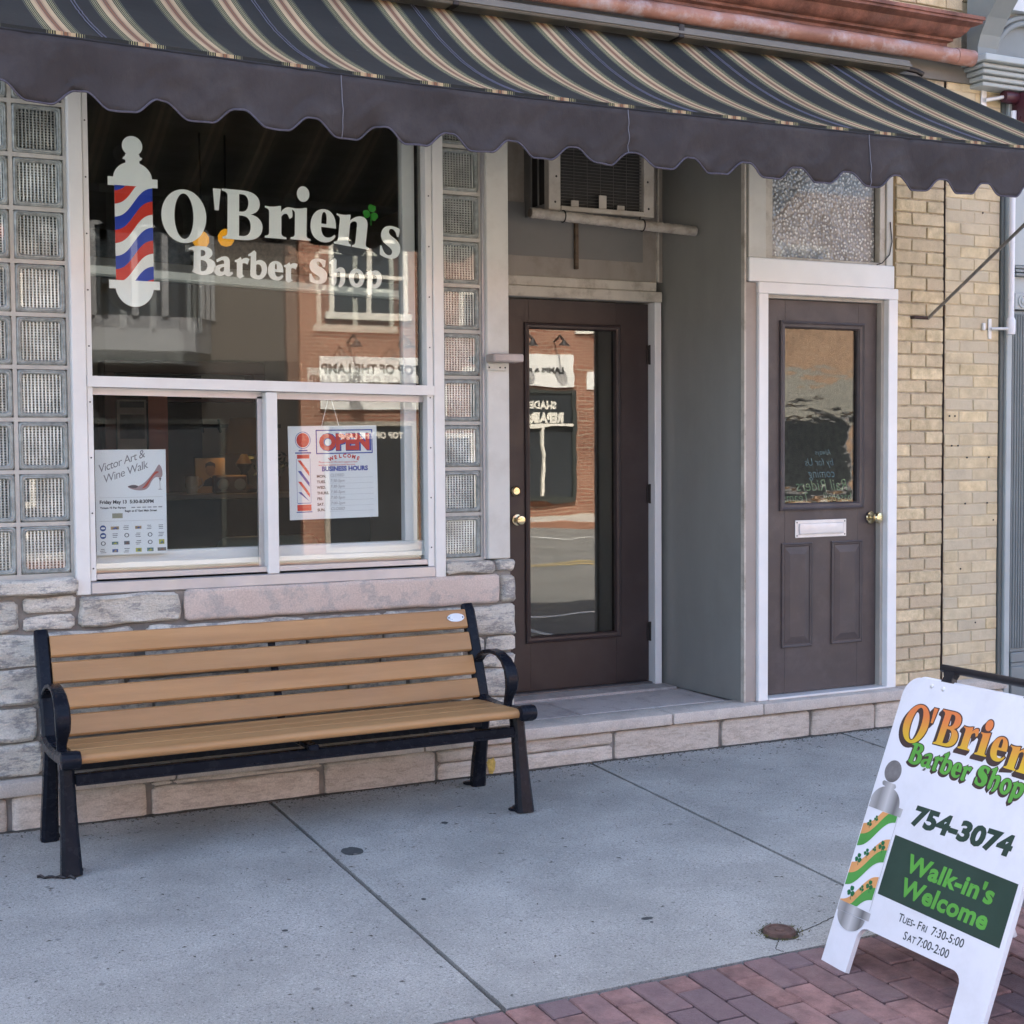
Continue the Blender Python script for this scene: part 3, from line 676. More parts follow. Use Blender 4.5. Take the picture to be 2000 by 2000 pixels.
# inner wooden window: frame, low rail and jambs painted white
inr = MB(); inr.box(1.047, 2.548, .115, .165, .97, 1.040, .004); inr.box(1.046, 1.085, .115, .165, 1.04, 3.2); inr.box(2.455, 2.515, .115, .165, 1.04, 3.2, .003); inr.box(1.086, 2.454, .118, .16, 1.70, 1.735); inr.build('inner_sash', white_tr, WF)
box('inner_ledge', white_tr, WF, 1.047, 2.548, .166, .33, .93, .968, bev=.004)
for x0, x1, z0, z1 in ((1.068, 2.519, 1.74, 3.2), (1.068, 1.780, .94, 1.705), (1.823, 2.519, .94, 1.70)): pn = MB().box(x0, x1, -.002, .002, z0, z1); bmesh.ops.transform(pn.bm, matrix=Matrix.Translation((0, .048 if z0 > 1.5 else .038, z0)) @ Matrix.Rotation(0 if z0 > 1.5 else radians(-.75), 4, 'X') @ Matrix.Translation((0, 0, -z0)), verts=pn.bm.verts); pn.build('pane', glass_w, WF)
ip = MB().box(1.084, 2.456, -.002, .002, 1.73, 3.2)
bmesh.ops.transform(ip.bm, matrix=Matrix.Translation((1.77, .140, 1.9)) @ Matrix.Rotation(radians(.25), 4, 'Z') @ Matrix.Rotation(radians(-.30), 4, 'X') @ Matrix.Translation((-1.77, 0, -1.9)), verts=ip.bm.verts)
ip.build('inner_pane', glass_i, WF)
# lettering on the inside of the outer pane
LY = .0545
wall_fn = lambda u, v, d: (u, LY-d, v)
ar = Art()
for ch, x, z, s, r_, shx in (('O', 1.368, 2.316, .207, 0, 1.0), ("'", 1.579, 2.330, .213, -.02, 1.0), ('B', 1.617, 2.338, .207, -.02, 1.0), ('r', 1.803, 2.352, .207, -.02, 1.0), ('i', 1.916, 2.352, .207, -.03, .98), ('.', 1.926, 2.368, .207, -.03, 1), ('e', 2.002, 2.355, .203, -.06, 1.0), ('n', 2.110, 2.345, .203, -.12, .92), ('s', 2.318, 2.302, .205, -.10, .92)):
    ar.shape(GL[ch], 0, glyph_tf(x, z, s, r_, 0, shx))
x = 1.487; z = 2.190
for ch, dx, s in (('uB', .098, .112), ('ua', .088, .112), ('ur', .062, .112), ('ub', .081, .108), ('e', .070, .112), ('ur', .112, .108), ('s', .095, .150), ('uh', .086, .105), ('uo', .078, .105), ('up', .08, .105)):
    tf = glyph_tf(x, z, s, -.02, 0, 1.25 if ch == 'uB' else 1.0); ar.shape(outl([[tf(*p) for p in q] for q in GL[ch]], .0022)); x += dx; z -= .0028
ar.build('lettering', vinyl_w, wall_fn, WF, label='white painted shop name in serif and rounded letters')
ar = Art(); shamrock(ar, 2.283, 2.487, .036, 0, -.25); ar.build('shamrock', vinyl_g, wall_fn, WF)
# barber pole decal
ar = Art(); cx = 1.255; x0, x1, zb, zt = 1.181, 1.333, 2.152, 2.530
ar.shape(ell(cx, 2.688, .041, .040), 0); ar.lay = .0003
ar.shape([(cx-.028, 2.655), (cx+.028, 2.655), (cx+.030, 2.646), (cx+.040, 2.642), (cx+.036, 2.634), (cx+.028, 2.630), (cx+.03, 2.60), (cx-.03, 2.60), (cx-.028, 2.630), (cx-.040, 2.634), (cx-.036, 2.642), (cx-.030, 2.646)], 0); ar.lay = .0006
ar.shape([(cx+.078*cos(a), 2.556+.068*sin(a)) for a in [pi*k/20 for k in range(21)]], 0); ar.lay = .0009
ar.shape(rect(cx-.100, 2.525, cx+.100, 2.560), 0); ar.lay = .0012
ar.shape(rect(cx-.102, 2.112, cx+.102, 2.146), 0); ar.lay = .0015
ar.shape([(cx+.078*cos(-a), 2.128-.088*sin(a)) for a in [pi*k/20 for k in range(21)]][::-1], 0)
ar.lay = 0; ar.shape(rect(x0, 2.140, x1, 2.53), 0); ar.lay = .0004
def sband(zc, hw_, mi, amp=.085):
    up, lo = [], []
    for k in range(25):
        u = k/24; xx = x0+(x1-x0)*u; zc2 = zc+amp*(u-.5)*2+.015*sin((u-.5)*2*pi)
        up.append((xx, min(2.527, max(2.146, zc2+hw_)))); lo.append((xx, min(2.527, max(2.146, zc2-hw_))))
    bandq(ar, up, lo, mi)
for k in range(-1, 5):
    z_ = 2.382+(k-2)*.158; sband(z_, .0265, 1, .062); ar.lay += .0001; sband(z_+.053, .0265, 2, .062); ar.lay += .0001
ar.build('barber_pole_decal', [vinyl_w, vinyl_r, vinyl_b], wall_fn, WF, label='red white and blue striped barber pole decal')
# ---------------------------------------------------------------- entrance recess
RC = MB(); RC.box(2.80, 2.93, .35, .715, .945, 3.3); RC.box(2.80, 3.21, .715, .80, .945, 3.3); RC.box(2.80, 4.4, -.01, .80, 3.22, 3.39)
RC.build('recess_lining', greypanel2, SB)
SP = MB().prism([(4.182, .715), (4.233, .020), (4.262, .020), (4.262, .80), (4.182, .80)], lambda u, v, d: (u, v, d), .168, 3.24)
SP = SP.build('side_panel', greypanel, SB, label='tall plain grey panel lining the entrance recess')
box('panel_edge', mat('taupe_trim', (.36, .32, .29), .6, .1, 6, dirt=.3), SP, 4.236, 4.300, -.006, .018, .17, 2.268, bev=.002)
box('panel_bead', offwhite, SP, 4.224, 4.2345, -.010, .018, .17, 3.2)
DF = MB(); DF.box(4.122, 4.163, .655, .80, .176, 2.224, .003); DF.box(3.14, 3.206, .655, .80, .176, 2.224, .003)
DF = DF.build('entrance_door_frame', white_tr, SB)
box('header', offwhite, DF, 3.14, 4.166, .650, .80, 2.225, 2.279, bev=.003)
box('drip_board', offwhite, DF, 3.14, 4.138, .662, .80, 2.2805, 2.331, bev=.003)
box('threshold', mat('threshold_metal', (.16, .15, .15), .5, .2, 20, metal=.5), DF, 3.207, 4.121, .68, .80, .165, .186, bev=.003)
TB = MB().box(2.931, 4.181, .672, .80, 2.3315, 3.22).build('transom_board', greypanel2, SB)
box('patch_plate', mat('patch_grey', (.20, .195, .185), .6, .08, 3, dirt=.3), TB, 2.94, 4.053, .664, .672, 2.432, 2.70)
box('corner_bead', offwhite, TB, 4.140, 4.150, .655, .672, 2.331, 3.2)
rb = MB().box(3.632, 3.652, .640, .662, 2.375, 2.64, .003).build('rusty_strap', mat('rust', (.13, .09, .06), .8, .4, 25), TB)
def framed_leaf(name, m, x0, x1, y0, y1, z0, z1, gx0, gx1, gz0, gz1, parent, label):
    b = MB(); b.box(x0, gx0, y0, y1, z0, z1, .002); b.box(gx1, x1, y0, y1, z0, z1, .002); b.box(gx0, gx1, y0+.0005, y1-.0005, z0+.0005, gz0); b.box(gx0, gx1, y0+.0005, y1-.0005, gz1, z1-.0005)
    return b.build(name, m, parent, label=label)
def moulding(name, m, x0, x1, z0, z1, wd, yf, pr, parent):
    b = MB(); prof = [(0, 0), (0, pr*.7), (wd*.25, pr), (wd*.45, pr*.55), (wd*.8, pr*.45), (wd, -pr*.4)]
    cs = [((x0, z0), (1, 1)), ((x1, z0), (-1, 1)), ((x1, z1), (-1, -1)), ((x0, z1), (1, -1)), ((x0, z0), (1, 1))]
    b.grid([[(c[0]+d[0]*a, yf-h_, c[1]+d[1]*a) for a, h_ in prof] for c, d in cs]); return b.build(name, m, parent)
D1 = framed_leaf('entrance_door', brown_d, 3.209, 4.119, .718, .762, .189, 2.218, 3.398, 3.914, .468, 2.070, SB, 'dark brown entrance door with one tall glass pane')
moulding('moulding', brown_d, 3.370, 3.942, .438, 2.100, .032, .717, .014, D1)
MB().box(3.396, 3.916, .738, .743, .466, 2.072).build('pane', glass_d, D1)
def knob(o, parent, r=.026, m=brass, d=(0, -1, 0), ln=.055):
    MB().lathe([(r*1.15, 0), (r*1.1, .006), (r*.45, .010), (r*.42, ln*.45), (r*.85, ln*.6), (r, ln*.78), (r*.85, ln*.95), (r*.4, ln)], o, d, 20).build('knob', m, parent, 40)
knob((3.322, .717, 1.083), D1); MB().lathe([(.026, 0), (.026, .012), (.018, .02), (.006, .021)], (3.312, .717, 1.232), (0, -1, 0), 18).build('deadbolt', brass, D1, 40)
for z in (1.948, 1.202, .457):
    h_ = MB(); h_.tube([(4.124, .706, z-.052), (4.124, .706, z+.052)], .008, 10); h_.box(4.106, 4.119, .712, .718, z-.05, z+.05); h_.build('hinge', darkmetal, D1, 40)

# ---------------------------------------------------------------- side door
SF = MB(); SF.box(4.302, 4.360, -.026, .10, .172, 2.2145, .003); SF.box(5.130, 5.192, -.026, .10, .172, 2.2145, .003)
SF = SF.build('side_door_frame', white_tr, SB)
box('header', white_tr, SF, 4.300, 5.194, -.027, .10, 2.215, 2.271, bev=.003)
st_ = MB(); st_.box(4.3605, 4.382, .012, .10, .172, 2.2140); st_.box(5.112, 5.1295, .012, .10, .172, 2.2140); st_.box(4.382, 5.112, .012, .10, 2.198, 2.2140); st_.build('stop', mat('stop_paint', (.42, .39, .34), .6, .1, 5), SF)
box('lintel_board', white_tr, SF, 4.252, 5.180, -.012, .10, 2.2725, 2.392, bev=.004)
box('sill_strip', silver, SF, 4.362, 5.128, -.03, .09, .1715, .183, bev=.002)
D2 = MB(); y0 = .044
D2.box(4.384, 4.515, y0, .088, .186, 2.196, .002); D2.box(4.985, 5.110, y0, .088, .186, 2.196, .002); D2.box(4.515, 4.985, y0+.0005, .0875, 2.056, 2.195); D2.box(4.515, 4.985, y0+.0005, .0875, .187, 1.158)
D2 = D2.build('side_door', brown_s, SB, label='brown panelled side door with mail slot and upper glass')
moulding('moulding', brown_s, 4.479, 5.021, 1.125, 2.090, .036, y0-.001, .016, D2)
MB().box(4.513, 4.987, .062, .066, 1.156, 2.058).build('pane', glass_s, D2)
for a, b_ in ((4.492, 4.690), (4.812, 5.018)):
    moulding('panel_groove', brown_s, a, b_, .420, .958, .020, y0-.001, .008, D2)
    pb = MB(); c = [(a+.022, .442), (b_-.022, .442), (b_-.022, .936), (a+.022, .936)]; i_ = [(a+.052, .475), (b_-.052, .475), (b_-.052, .900), (a+.052, .900)]
    vo = [pb.bm.verts.new((x, y0-.001, z)) for x, z in c]; vi = [pb.bm.verts.new((x, y0-.009, z)) for x, z in i_]
    for k in range(4): pb.bm.faces.new((vo[k], vo[(k+1) % 4], vi[(k+1) % 4], vi[k]))
    pb.bm.faces.new(vi); pb.build('raised_panel', brown_s, D2)
ms = MB(); ms.box(4.577, 4.908, y0-.006, y0-.001, .983, 1.073, .002); ms = ms.build('mail_slot', silver, D2)
MB().box(4.600, 4.886, y0-.013, y0-.007, 1.000, 1.056, .005, 3).build('flap', silver, ms, 40)
for x in (4.588, 4.897):
    for z in (.994, 1.062): MB().lathe([(.004, 0), (.003, .002)], (x, y0-.006, z), (0, -1, 0), 8).build('screw', screwm, ms)
knob((5.072, y0-.001, 1.075), D2, .030, brass, (.25, -1, 0), .065)
mk = [mat('marker_green', (.36, .50, .27), .6), mat('marker_blue', (.22, .38, .46), .6)]
ar = Art()
for tx, x, z, s, k in (('Rail Riders', 4.945, 1.222, .086, 0), ('Teams!!', 4.695, 1.166, .072, 0), ('baseball', 4.975, 1.166, .066, 0), ('coming', 4.86, 1.290, .066, 1), ('by for Us', 4.85, 1.352, .055, 1), ('Always', 4.83, 1.408, .040, 1)): ar.text(tx, x, z, s, k, 0, .3, sx=.9, mirror=True); ar.lay += .0002
ar.build('marker_writing', mk, lambda u, v, d: (u, .0685-d*.2, v), D2)
box('dark_hall', void_m, SB, 4.36, 5.12, 1.3, 1.35, .17, 3.2)
# transom light over the side door
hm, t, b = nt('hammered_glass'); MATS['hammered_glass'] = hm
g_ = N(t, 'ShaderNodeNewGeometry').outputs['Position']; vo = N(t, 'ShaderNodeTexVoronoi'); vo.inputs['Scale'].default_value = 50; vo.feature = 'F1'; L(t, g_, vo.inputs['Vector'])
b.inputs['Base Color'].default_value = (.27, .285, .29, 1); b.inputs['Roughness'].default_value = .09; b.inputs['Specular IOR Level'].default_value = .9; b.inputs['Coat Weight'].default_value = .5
c_n = mixc(t, ramp(t, noi(t, 5, 3), [(.35, 0.), (.7, 1.)]), (.17, .185, .19), (.33, .345, .35)); c_n = mixc(t, ramp(t, vo.outputs['Distance'], [(.16, .9), (.42, 0.)]), c_n, (.80, .84, .85)); L(t, c_n, b.inputs['Base Color'])  # whitish cell centres paint glints of bright sky into the glass colour
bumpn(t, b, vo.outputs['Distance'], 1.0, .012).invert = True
TW = MB(); TW.box(4.255, 4.360, -.004, .10, 2.393, 3.22, .003); TW.box(5.135, 5.178, .000, .10, 2.393, 3.22, .003); TW.box(4.252, 5.18, .02, .10, 3.05, 3.22)
TW = TW.build('transom_window', post_m, SB, label='hammered glass transom window above the side door')
ts = MB(); ts.box(4.3605, 4.412, .012, .09, 2.393, 3.05, .003); ts.box(5.098, 5.1345, .010, .09, 2.393, 3.05, .003); ts.box(4.412, 5.098, .012, .09, 2.393, 2.408, .003); ts.build('sash', offwhite, TW)
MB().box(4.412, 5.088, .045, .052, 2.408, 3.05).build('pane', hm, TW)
box('glazing_gap', void_m, TW, 5.0885, 5.0975, .05, .07, 2.408, 3.05)
box('jamb', mat('stained_jamb', (.20, .135, .05), .7, .3, 6, dirt=.6, dirtcol=(.05, .035, .02), ds=5, stretch=(2, 2, .4)), TW, 5.1795, 5.1955, .004, .30, 2.2725, 3.3)
cb = MB(); cb.tube([(5.155, -.004, 2.62), (5.165, -.006, 2.52), (5.150, -.006, 2.45), (5.10, -.008, 2.405), (5.06, -.012, 2.393)], .003, 6); cb.build('loose_cable', darkmetal, TW)

# ---------------------------------------------------------------- room behind the glass (seen dimly)
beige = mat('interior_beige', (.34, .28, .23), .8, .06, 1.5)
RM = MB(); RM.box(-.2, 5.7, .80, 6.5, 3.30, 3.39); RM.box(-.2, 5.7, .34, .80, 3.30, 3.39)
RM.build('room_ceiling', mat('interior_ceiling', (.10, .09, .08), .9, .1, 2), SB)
box('room_floor', mat('interior_floor', (.14, .09, .06), .5, .2, 5), SB, -.2, 5.7, .81, 6.5, .10, .18); box('window_bay_floor', MATS['interior_floor'], SB, -.2, 2.49, .302, .8095, .10, .18)
box('hall_partition', beige, SB, 4.264, 4.30, .80, 6.5, .18, 3.3)
PWm = MB(); a0, a1 = (.3, 2.565), (4.25, 3.66)
PWm.prism([a0, a1, (4.25, 3.78), (.3, 2.685)], lambda u, v, d: (u, v, d), .18, 2.50); PWm.build('partition', beige, SB)
PWm = MB(); PWm.prism([(.3, 2.52), (4.25, 3.615), (4.25, 3.80), (.3, 2.705)], lambda u, v, d: (u, v, d), 2.49, 2.60); PWm.build('partition_cap', white_tr, SB)
LT = thing('glow_strip', 'long white glowing strip added along the top of the shop partition', 'light', (2.3, 3.0, 2.53))  # glowing strip added to make a white band show through the window
MB().prism([(.35, 2.50), (4.2, 3.567), (4.2, 3.60), (.35, 2.533)], lambda u, v, d: (u, v, d), 2.505, 2.545).build('glow_face', mat('glow_white', (.95, .93, .86), .5, emit=.05), LT)
MB().prism([(.35, 2.505), (4.2, 3.572), (4.2, 3.61), (.35, 2.543)], lambda u, v, d: (u, v, d), 2.546, 2.585).build('strip_backing', white_tr, LT)
box('wall_behind_blocks', void_m, SB, -.2, .985, .20, .32, .94, 3.3); box('wall_behind_post', void_m, SB, 2.60, 2.80, .20, .32, .94, 3.3)
redw = mat('dark_red_wood', (.07, .018, .016), .4, .2, 5)
CN = thing('counter', 'dark wood counter holding small items inside the shop', 'counter', (2.2, 2.45, .18))
box('cabinet', mat('cabinet_dark', (.022, .02, .02), .5, .2, 4), CN, 1.45, 3.1, 2.25, 2.60, .18, 1.17)
box('worktop', mat('worktop', (.20, .15, .10), .4, .15, 5), CN, 1.43, 3.12, 2.22, 2.61, 1.17, 1.20, bev=.004)
HU = thing('mirror_cabinet', 'dark red wooden cabinet frame on the shop wall', 'cabinet', (2.07, 2.62, 1.2))
hb = MB(); hb.box(1.60, 2.55, 2.55, 2.75, 1.90, 1.975, .006); hb.box(1.60, 1.66, 2.55, 2.75, 1.2, 1.90); hb.box(2.48, 2.55, 2.55, 2.75, 1.74, 1.90); hb.build('frame', redw, HU)
box('back', mat('cabinet_back', (.035, .032, .03), .6, .1, 4), HU, 1.66, 2.20, 2.70, 2.74, 1.2, 1.90); box('shelf', redw, HU, 1.66, 2.48, 2.56, 2.70, 1.735, 1.755)
def simple(name, label, cat, loc): return thing(name, label, cat, loc)
cal = simple('wall_calendar', 'white wall calendar hanging in the dark shop cabinet', 'calendar', (1.75, 2.53, 1.45))
box('sheet', mat('calendar_paper', (.30, .27, .24), .8, .1, 9), cal, 1.665, 1.832, 2.535, 2.54, 1.44, 1.745); box('picture', mat('calendar_photo', (.07, .065, .06), .7, .5, 14), cal, 1.68, 1.82, 2.531, 2.534, 1.52, 1.66); box('heading', screwm, cal, 1.68, 1.82, 2.531, 2.534, 1.70, 1.735)
pk = box('pink_board', mat('salmon_board', (.40, .17, .13), .7, .06, 5), None, 1.845, 1.955, 2.53, 2.545, 1.20, 1.765); tag(pk, 'salmon pink narrow board standing on the counter', 'board')
TL = simple('table_lamp', 'lit table lamp with brown conical shade on the counter', 'lamp', (2.37, 2.40, 1.20))
shm, t, b = nt('lamp_shade_fabric'); b.inputs['Base Color'].default_value = (.22, .12, .05, 1); b.inputs['Roughness'].default_value = .8
lsb = MB(); prof = [(.075, 1.64), (.145, 1.425)]
n = 24; lsb.grid([[(2.37+r_*cos(2*pi*k/n), 2.40+r_*sin(2*pi*k/n), z) for k in range(n+1)] for r_, z in prof]); lsb.build('shade', shm, TL, 60)
MB().lathe([(.07, 0), (.075, .02), (.03, .05), (.02, .12), (.05, .17), (.03, .2), (.012, .24)], (2.37, 2.40, 1.20), (0, 0, 1), 18).build('foot', darkmetal, TL, 40)
MB().lathe([(.01, 0), (.026, .03), (.03, .05), (.02, .075), (.004, .085)], (2.37, 2.40, 1.45), (0, 0, 1), 14).build('bulb', mat('warm_bulb', (1, .55, .18), .5, emit=7), TL, 40)
CR = simple('coat_rack', 'black coat hooks on a rail on the back wall', 'hooks', (2.55, 3.0, 1.55))
box('rail', darkmetal, CR, 2.24, 2.80, 3.05, 3.07, 1.59, 1.612)
for k in range(5): MB().tube([(2.28+k*.11, 3.04, 1.59), (2.28+k*.11, 2.99, 1.565), (2.265+k*.11, 2.95, 1.60), (2.255+k*.11, 2.94, 1.64)], .008, 6).build('hook', darkmetal, CR)
RD = simple('radio', 'small brown radio with two round dials on the counter', 'radio', (2.27, 2.34, 1.20)); box('case', mat('radio_case', (.16, .09, .05), .5, .2, 9), RD, 2.17, 2.36, 2.30, 2.38, 1.201, 1.305, bev=.008)
for x in (2.215, 2.315): MB().lathe([(.034, 0), (.034, .004), (.026, .007)], (x, 2.299, 1.252), (0, -1, 0), 16).build('dial', mat('dial', (.30, .25, .18), .5, .1, 9), RD)
MG = simple('mug', 'cream mug with handle on the counter', 'mug', (2.04, 2.33, 1.20)); MB().lathe([(.030, 0), (.036, .03), (.038, .10), (.034, .10), (.03, .02)], (2.04, 2.33, 1.201), (0, 0, 1), 18).build('cup', mat('cream_glaze', (.40, .36, .27), .3, .05, 5), MG, 40); MB().tube([(2.075, 2.33, 1.29), (2.10, 2.33, 1.285), (2.105, 2.33, 1.255), (2.075, 2.33, 1.23)], .006, 6).build('handle', MATS['cream_glaze'], MG)
PF = simple('framed_photo', 'small sepia portrait photo in a frame on the counter', 'photo', (2.17, 2.45, 1.20)); box('frame', mat('photo_mount', (.36, .27, .14), .6, .1, 8), PF, 2.09, 2.265, 2.44, 2.455, 1.201, 1.405); ar = Art().shape(ell(2.178, 1.335, .028, .036), 0).shape([(2.13, 1.24), (2.225, 1.24), (2.21, 1.275), (2.178, 1.292), (2.146, 1.275)], 1); ar.lay = .0005; ar.shape([(2.148, 1.345), (2.150, 1.372), (2.178, 1.385), (2.206, 1.372), (2.208, 1.345), (2.195, 1.36), (2.16, 1.36)], 1); ar.build('portrait', [mat('sepia_skin', (.24, .17, .1), .7), screwm], lambda u, v, d: (u, 2.4385-d, v), PF)
PT = simple('potted_plant', 'dark leafy houseplant in a pot beside the lamp', 'plant', (2.55, 2.44, 1.20)); MB().lathe([(.04, 0), (.055, .09), (.05, .09)], (2.55, 2.44, 1.201), (0, 0, 1), 14).build('pot', mat('pot', (.22, .10, .07), .7), PT, 40)
lf = MB(); rnd = random.Random(2)
for k in range(70):
    a = rnd.uniform(0, 2*pi); r_ = rnd.uniform(.02, .13); z = 1.30+rnd.uniform(0, .13); c = Vector((2.55+r_*cos(a), 2.44+r_*sin(a), z)); s = rnd.uniform(.015, .03); d = Vector((rnd.uniform(-1, 1), rnd.uniform(-1, 1), rnd.uniform(-.5, 1))).normalized(); e = d.orthogonal().normalized(); lf.poly([c-d*s, c+e*s*.45, c+d*s, c-e*s*.45])
lf.tube([(2.55, 2.44, 1.28), (2.56, 2.44, 1.36)], .01, 6); lf.build('foliage', mat('dark_leaf', (.02, .035, .02), .6, .3, 20), PT)
glow = mat('amber_globe', (1, .42, .02), .5, emit=.13)
for x, z in ((2.16, 2.680), (2.31, 2.700)):
    cl = thing('ceiling_light', 'glowing amber globe light hanging in the shop', 'light', (x, 2.5, z), 'amber globe lights in the shop')
    MB().lathe([(.004, -.05), (.03, -.042), (.047, -.015), (.047, .015), (.03, .042), (.012, .052)], (x, 2.5, z), (0, 0, 1), 18).build('globe', glow, cl, 40); MB().tube([(x, 2.5, z+.05), (x, 2.5, 3.3)], .006, 6).build('cord', darkmetal, cl)
cc = thing('barber_chair', 'pale green padded barber chair behind the sliding panes', 'chair', (2.2, 1.55, .18))
gch = mat('pale_green_vinyl', (.20, .25, .21), .45, .1, 5)
cb = MB(); cb.box(1.95, 2.5, 1.40, 1.52, .60, 1.0, .055, 3); cb.build('backrest', gch, cc, 40); box('seat', gch, cc, 1.95, 2.5, 1.50, 2.0, .55, .68, bev=.05, seg=3); MB().lathe([(.25, 0), (.25, .03), (.06, .06), (.05, .37)], (2.22, 1.75, .181), (0, 0, 1), 20).build('pedestal', silver, cc, 40)

# ---------------------------------------------------------------- papers in the sliding panes
blk = mat('print_black', (.03, .03, .035), .7); gry = mat('print_grey', (.22, .22, .24), .7); redp = mat('print_red', (.55, .03, .02), .6); blup = mat('print_blue', (.03, .05, .30), .6)
PP = box('event_poster', paper_w, None, 1.089, 1.376, .088, .090, 1.030, 1.460); tag(PP, 'tall event poster with a red high heel shoe in the left sliding pane', 'poster')
pfn = lambda u, v, d: (u, .0875-d, v)
ar = Art(); ar.text('Victor Art &', 1.103, 1.365, .046, 0, 0, .35, rot=.33, sx=.95, spacing=.9); ar.text('Wine Walk', 1.122, 1.323, .046, 0, 0, .35, rot=.33, sx=.95, spacing=.92); ar.build('script_title', gry, pfn, PP)
ar = Art(); ar.shape(path("M 1.218 1.309 C 1.235 1.318 1.252 1.316 1.262 1.310 C 1.285 1.318 1.300 1.335 1.330 1.372 C 1.338 1.385 1.345 1.398 1.348 1.398 C 1.358 1.392 1.364 1.372 1.361 1.352 C 1.357 1.342 1.350 1.340 1.346 1.344 C 1.330 1.352 1.318 1.335 1.308 1.312 C 1.300 1.296 1.285 1.290 1.262 1.292 C 1.240 1.294 1.220 1.302 1.218 1.309 Z"), 0); ar.lay = .0003
ar.shape(path("M 1.275 1.300 C 1.295 1.300 1.302 1.315 1.312 1.332 C 1.325 1.352 1.335 1.362 1.348 1.366 C 1.340 1.372 1.332 1.372 1.322 1.358 C 1.305 1.335 1.290 1.312 1.275 1.300 Z"), 1); ar.lay = .0006
ar.shape(path("M 1.2185 1.3085 C 1.235 1.317 1.250 1.315 1.261 1.309 C 1.255 1.300 1.240 1.297 1.2185 1.3085 Z"), 2); ar.shape([(1.3485, 1.341), (1.3505, 1.341), (1.352, 1.296), (1.350, 1.296)], 3); ar.shape([(1.341, 1.294), (1.361, 1.294), (1.351, 1.298)], 3); ar.shape([(1.345, 1.341), (1.357, 1.343), (1.352, 1.328)], 2); ar.build('shoe_drawing', [mat('shoe_pink', (.34, .24, .25), .6), mat('shoe_red', (.42, .06, .04), .6), mat('shoe_dark', (.10, .08, .09), .6), gry], pfn, PP)
ar = Art(); ar.text('Friday May 13  5:30-8:30PM', 1.104, 1.240, .0195, 0, .0007); ar.text('Tickets $5 Per Person', 1.106, 1.219, .0115, 0, .0004); ar.text('Begin at 67 East Main Street', 1.205, 1.205, .0115, 0, .0004); ar.shape(rect(1.103, 1.264, 1.362, 1.2647), 1); ar.shape(rect(1.103, 1.168, 1.362, 1.1687), 1); [ar.shape(rect(1.232+k*.022, 1.2205, 1.232+k*.022+.016, 1.2245), 1) for k in range(6)]; ar.shape(rect(1.154, 1.180, 1.196, 1.200), 2); ar.build('poster_print', [blk, gry, mat('stamp_olive', (.30, .30, .22), .7)], pfn, PP)
pc = [mat('p%d' % i if False else n_, c_, .7, .35, 90) for i, (n_, c_) in enumerate((('emblem_blue', (.05, .09, .28)), ('emblem_olive', (.36, .36, .06)), ('emblem_grey', (.12, .13, .14)), ('emblem_tan', (.36, .26, .14)), ('emblem_teal', (.10, .19, .20)), ('emblem_brown', (.18, .09, .07))))]
ar = Art(); rnd = random.Random(8)
for r_ in range(4):
    for c in range(6):
        x = 1.116+c*.0475; z = 1.140-r_*.031
        k = rnd.randrange(6); q = rnd.random()
        if c == 0 and r_ < 2: ar.shape(ell(x, z, .0125, .0125, 20), 0); ar.lay = .0002; ar.shape(ell(x, z, .009, .004, 14), 6); ar.lay = 0
        elif q < .42: hw_ = rnd.uniform(.011, .019); hh_ = rnd.uniform(.006, .011); ar.shape(rect(x-hw_, z-hh_, x+hw_, z+hh_), k); ar.lay = .0002; ar.shape([(x-hw_*.7, z-hh_*.7), (x+.002, z+hh_*.6), (x+hw_*.7, z-hh_*.5)], (k+3) % 6); ar.lay = 0
        elif q < .85:
            for j in range(3): ar.shape(rect(x-.014+rnd.uniform(0, .006), z+.006-j*.007, x+.012-rnd.uniform(0, .008), z+.0085-j*.007), 2)
        else: ar.shape(ell(x, z, .010, .009, 16), 2); ar.lay = .0002; ar.shape(ell(x, z, .006, .006, 14), 6); ar.lay = 0
ar.build('sponsor_emblems', pc+[paper_w], pfn, PP)
OS = thing('open_sign', 'white OPEN business hours sign with red and blue barber pole', 'sign', (2.112, .1, 1.355))
rot_o = .012
ofn = lambda u, v, d: (2.112+u*cos(rot_o)-v*sin(rot_o), .096-d, 1.355+u*sin(rot_o)+v*cos(rot_o))
ob = MB(); ob.prism(rect(-.204, -.203, .204, .203), lambda u, v, d: ofn(u, v, d), -.003, 0); ob.build('board', paper_w, OS)
OPN = lambda ar, u, v, s, mi, bo: ar.text('OPEN', u, v, s, mi, bo, 0, 'CENTER', sx=.98)
ar = Art(); ar.lay = .0003
ar.shape([rect(-.079, .080, .184, .186), rect(-.074, .085, .179, .181)], 1); OPN(ar, .058, .100, .092, 1, .0085); ar.lay = .0007; OPN(ar, .054, .101, .091, 0, .0055)
for k, ch in enumerate('WELCOME'):
    a = (k-3)*.13; ar.text(ch, .052+.16*sin(a)*.98, .064-.16*(1-cos(a)), .022, 0, .0011, 0, 'CENTER', rot=-a)
ar.text('Please come in! We don\'t expect to have', -.068, .041, .0107, 0, .0001); ar.text('everyone\'s business but would like more', -.070, .029, .0103, 0, .0001)
ar.text('BUSINESS HOURS', .052, .006, .0275, 1, .0013, 0, 'CENTER')
for k, (dname, hr) in enumerate((('MON.', 'CLOSED'), ('TUES.', '7:30-5pm'), ('WED.', '7:30-5pm'), ('THURS.', '7:30-5pm'), ('FRI.', '7:30-5pm'), ('SAT.', '7:00-2pm'), ('SUN.', 'CLOSED'))):
    z = -.022-k*.0245; ar.text(dname, -.079, z, .0165, 3, .0006); ar.text(hr, -.018, z+.003, .0175, 2, 0, .2); ar.shape(rect(-.022, z-.0035, .184, z-.0025), 4)
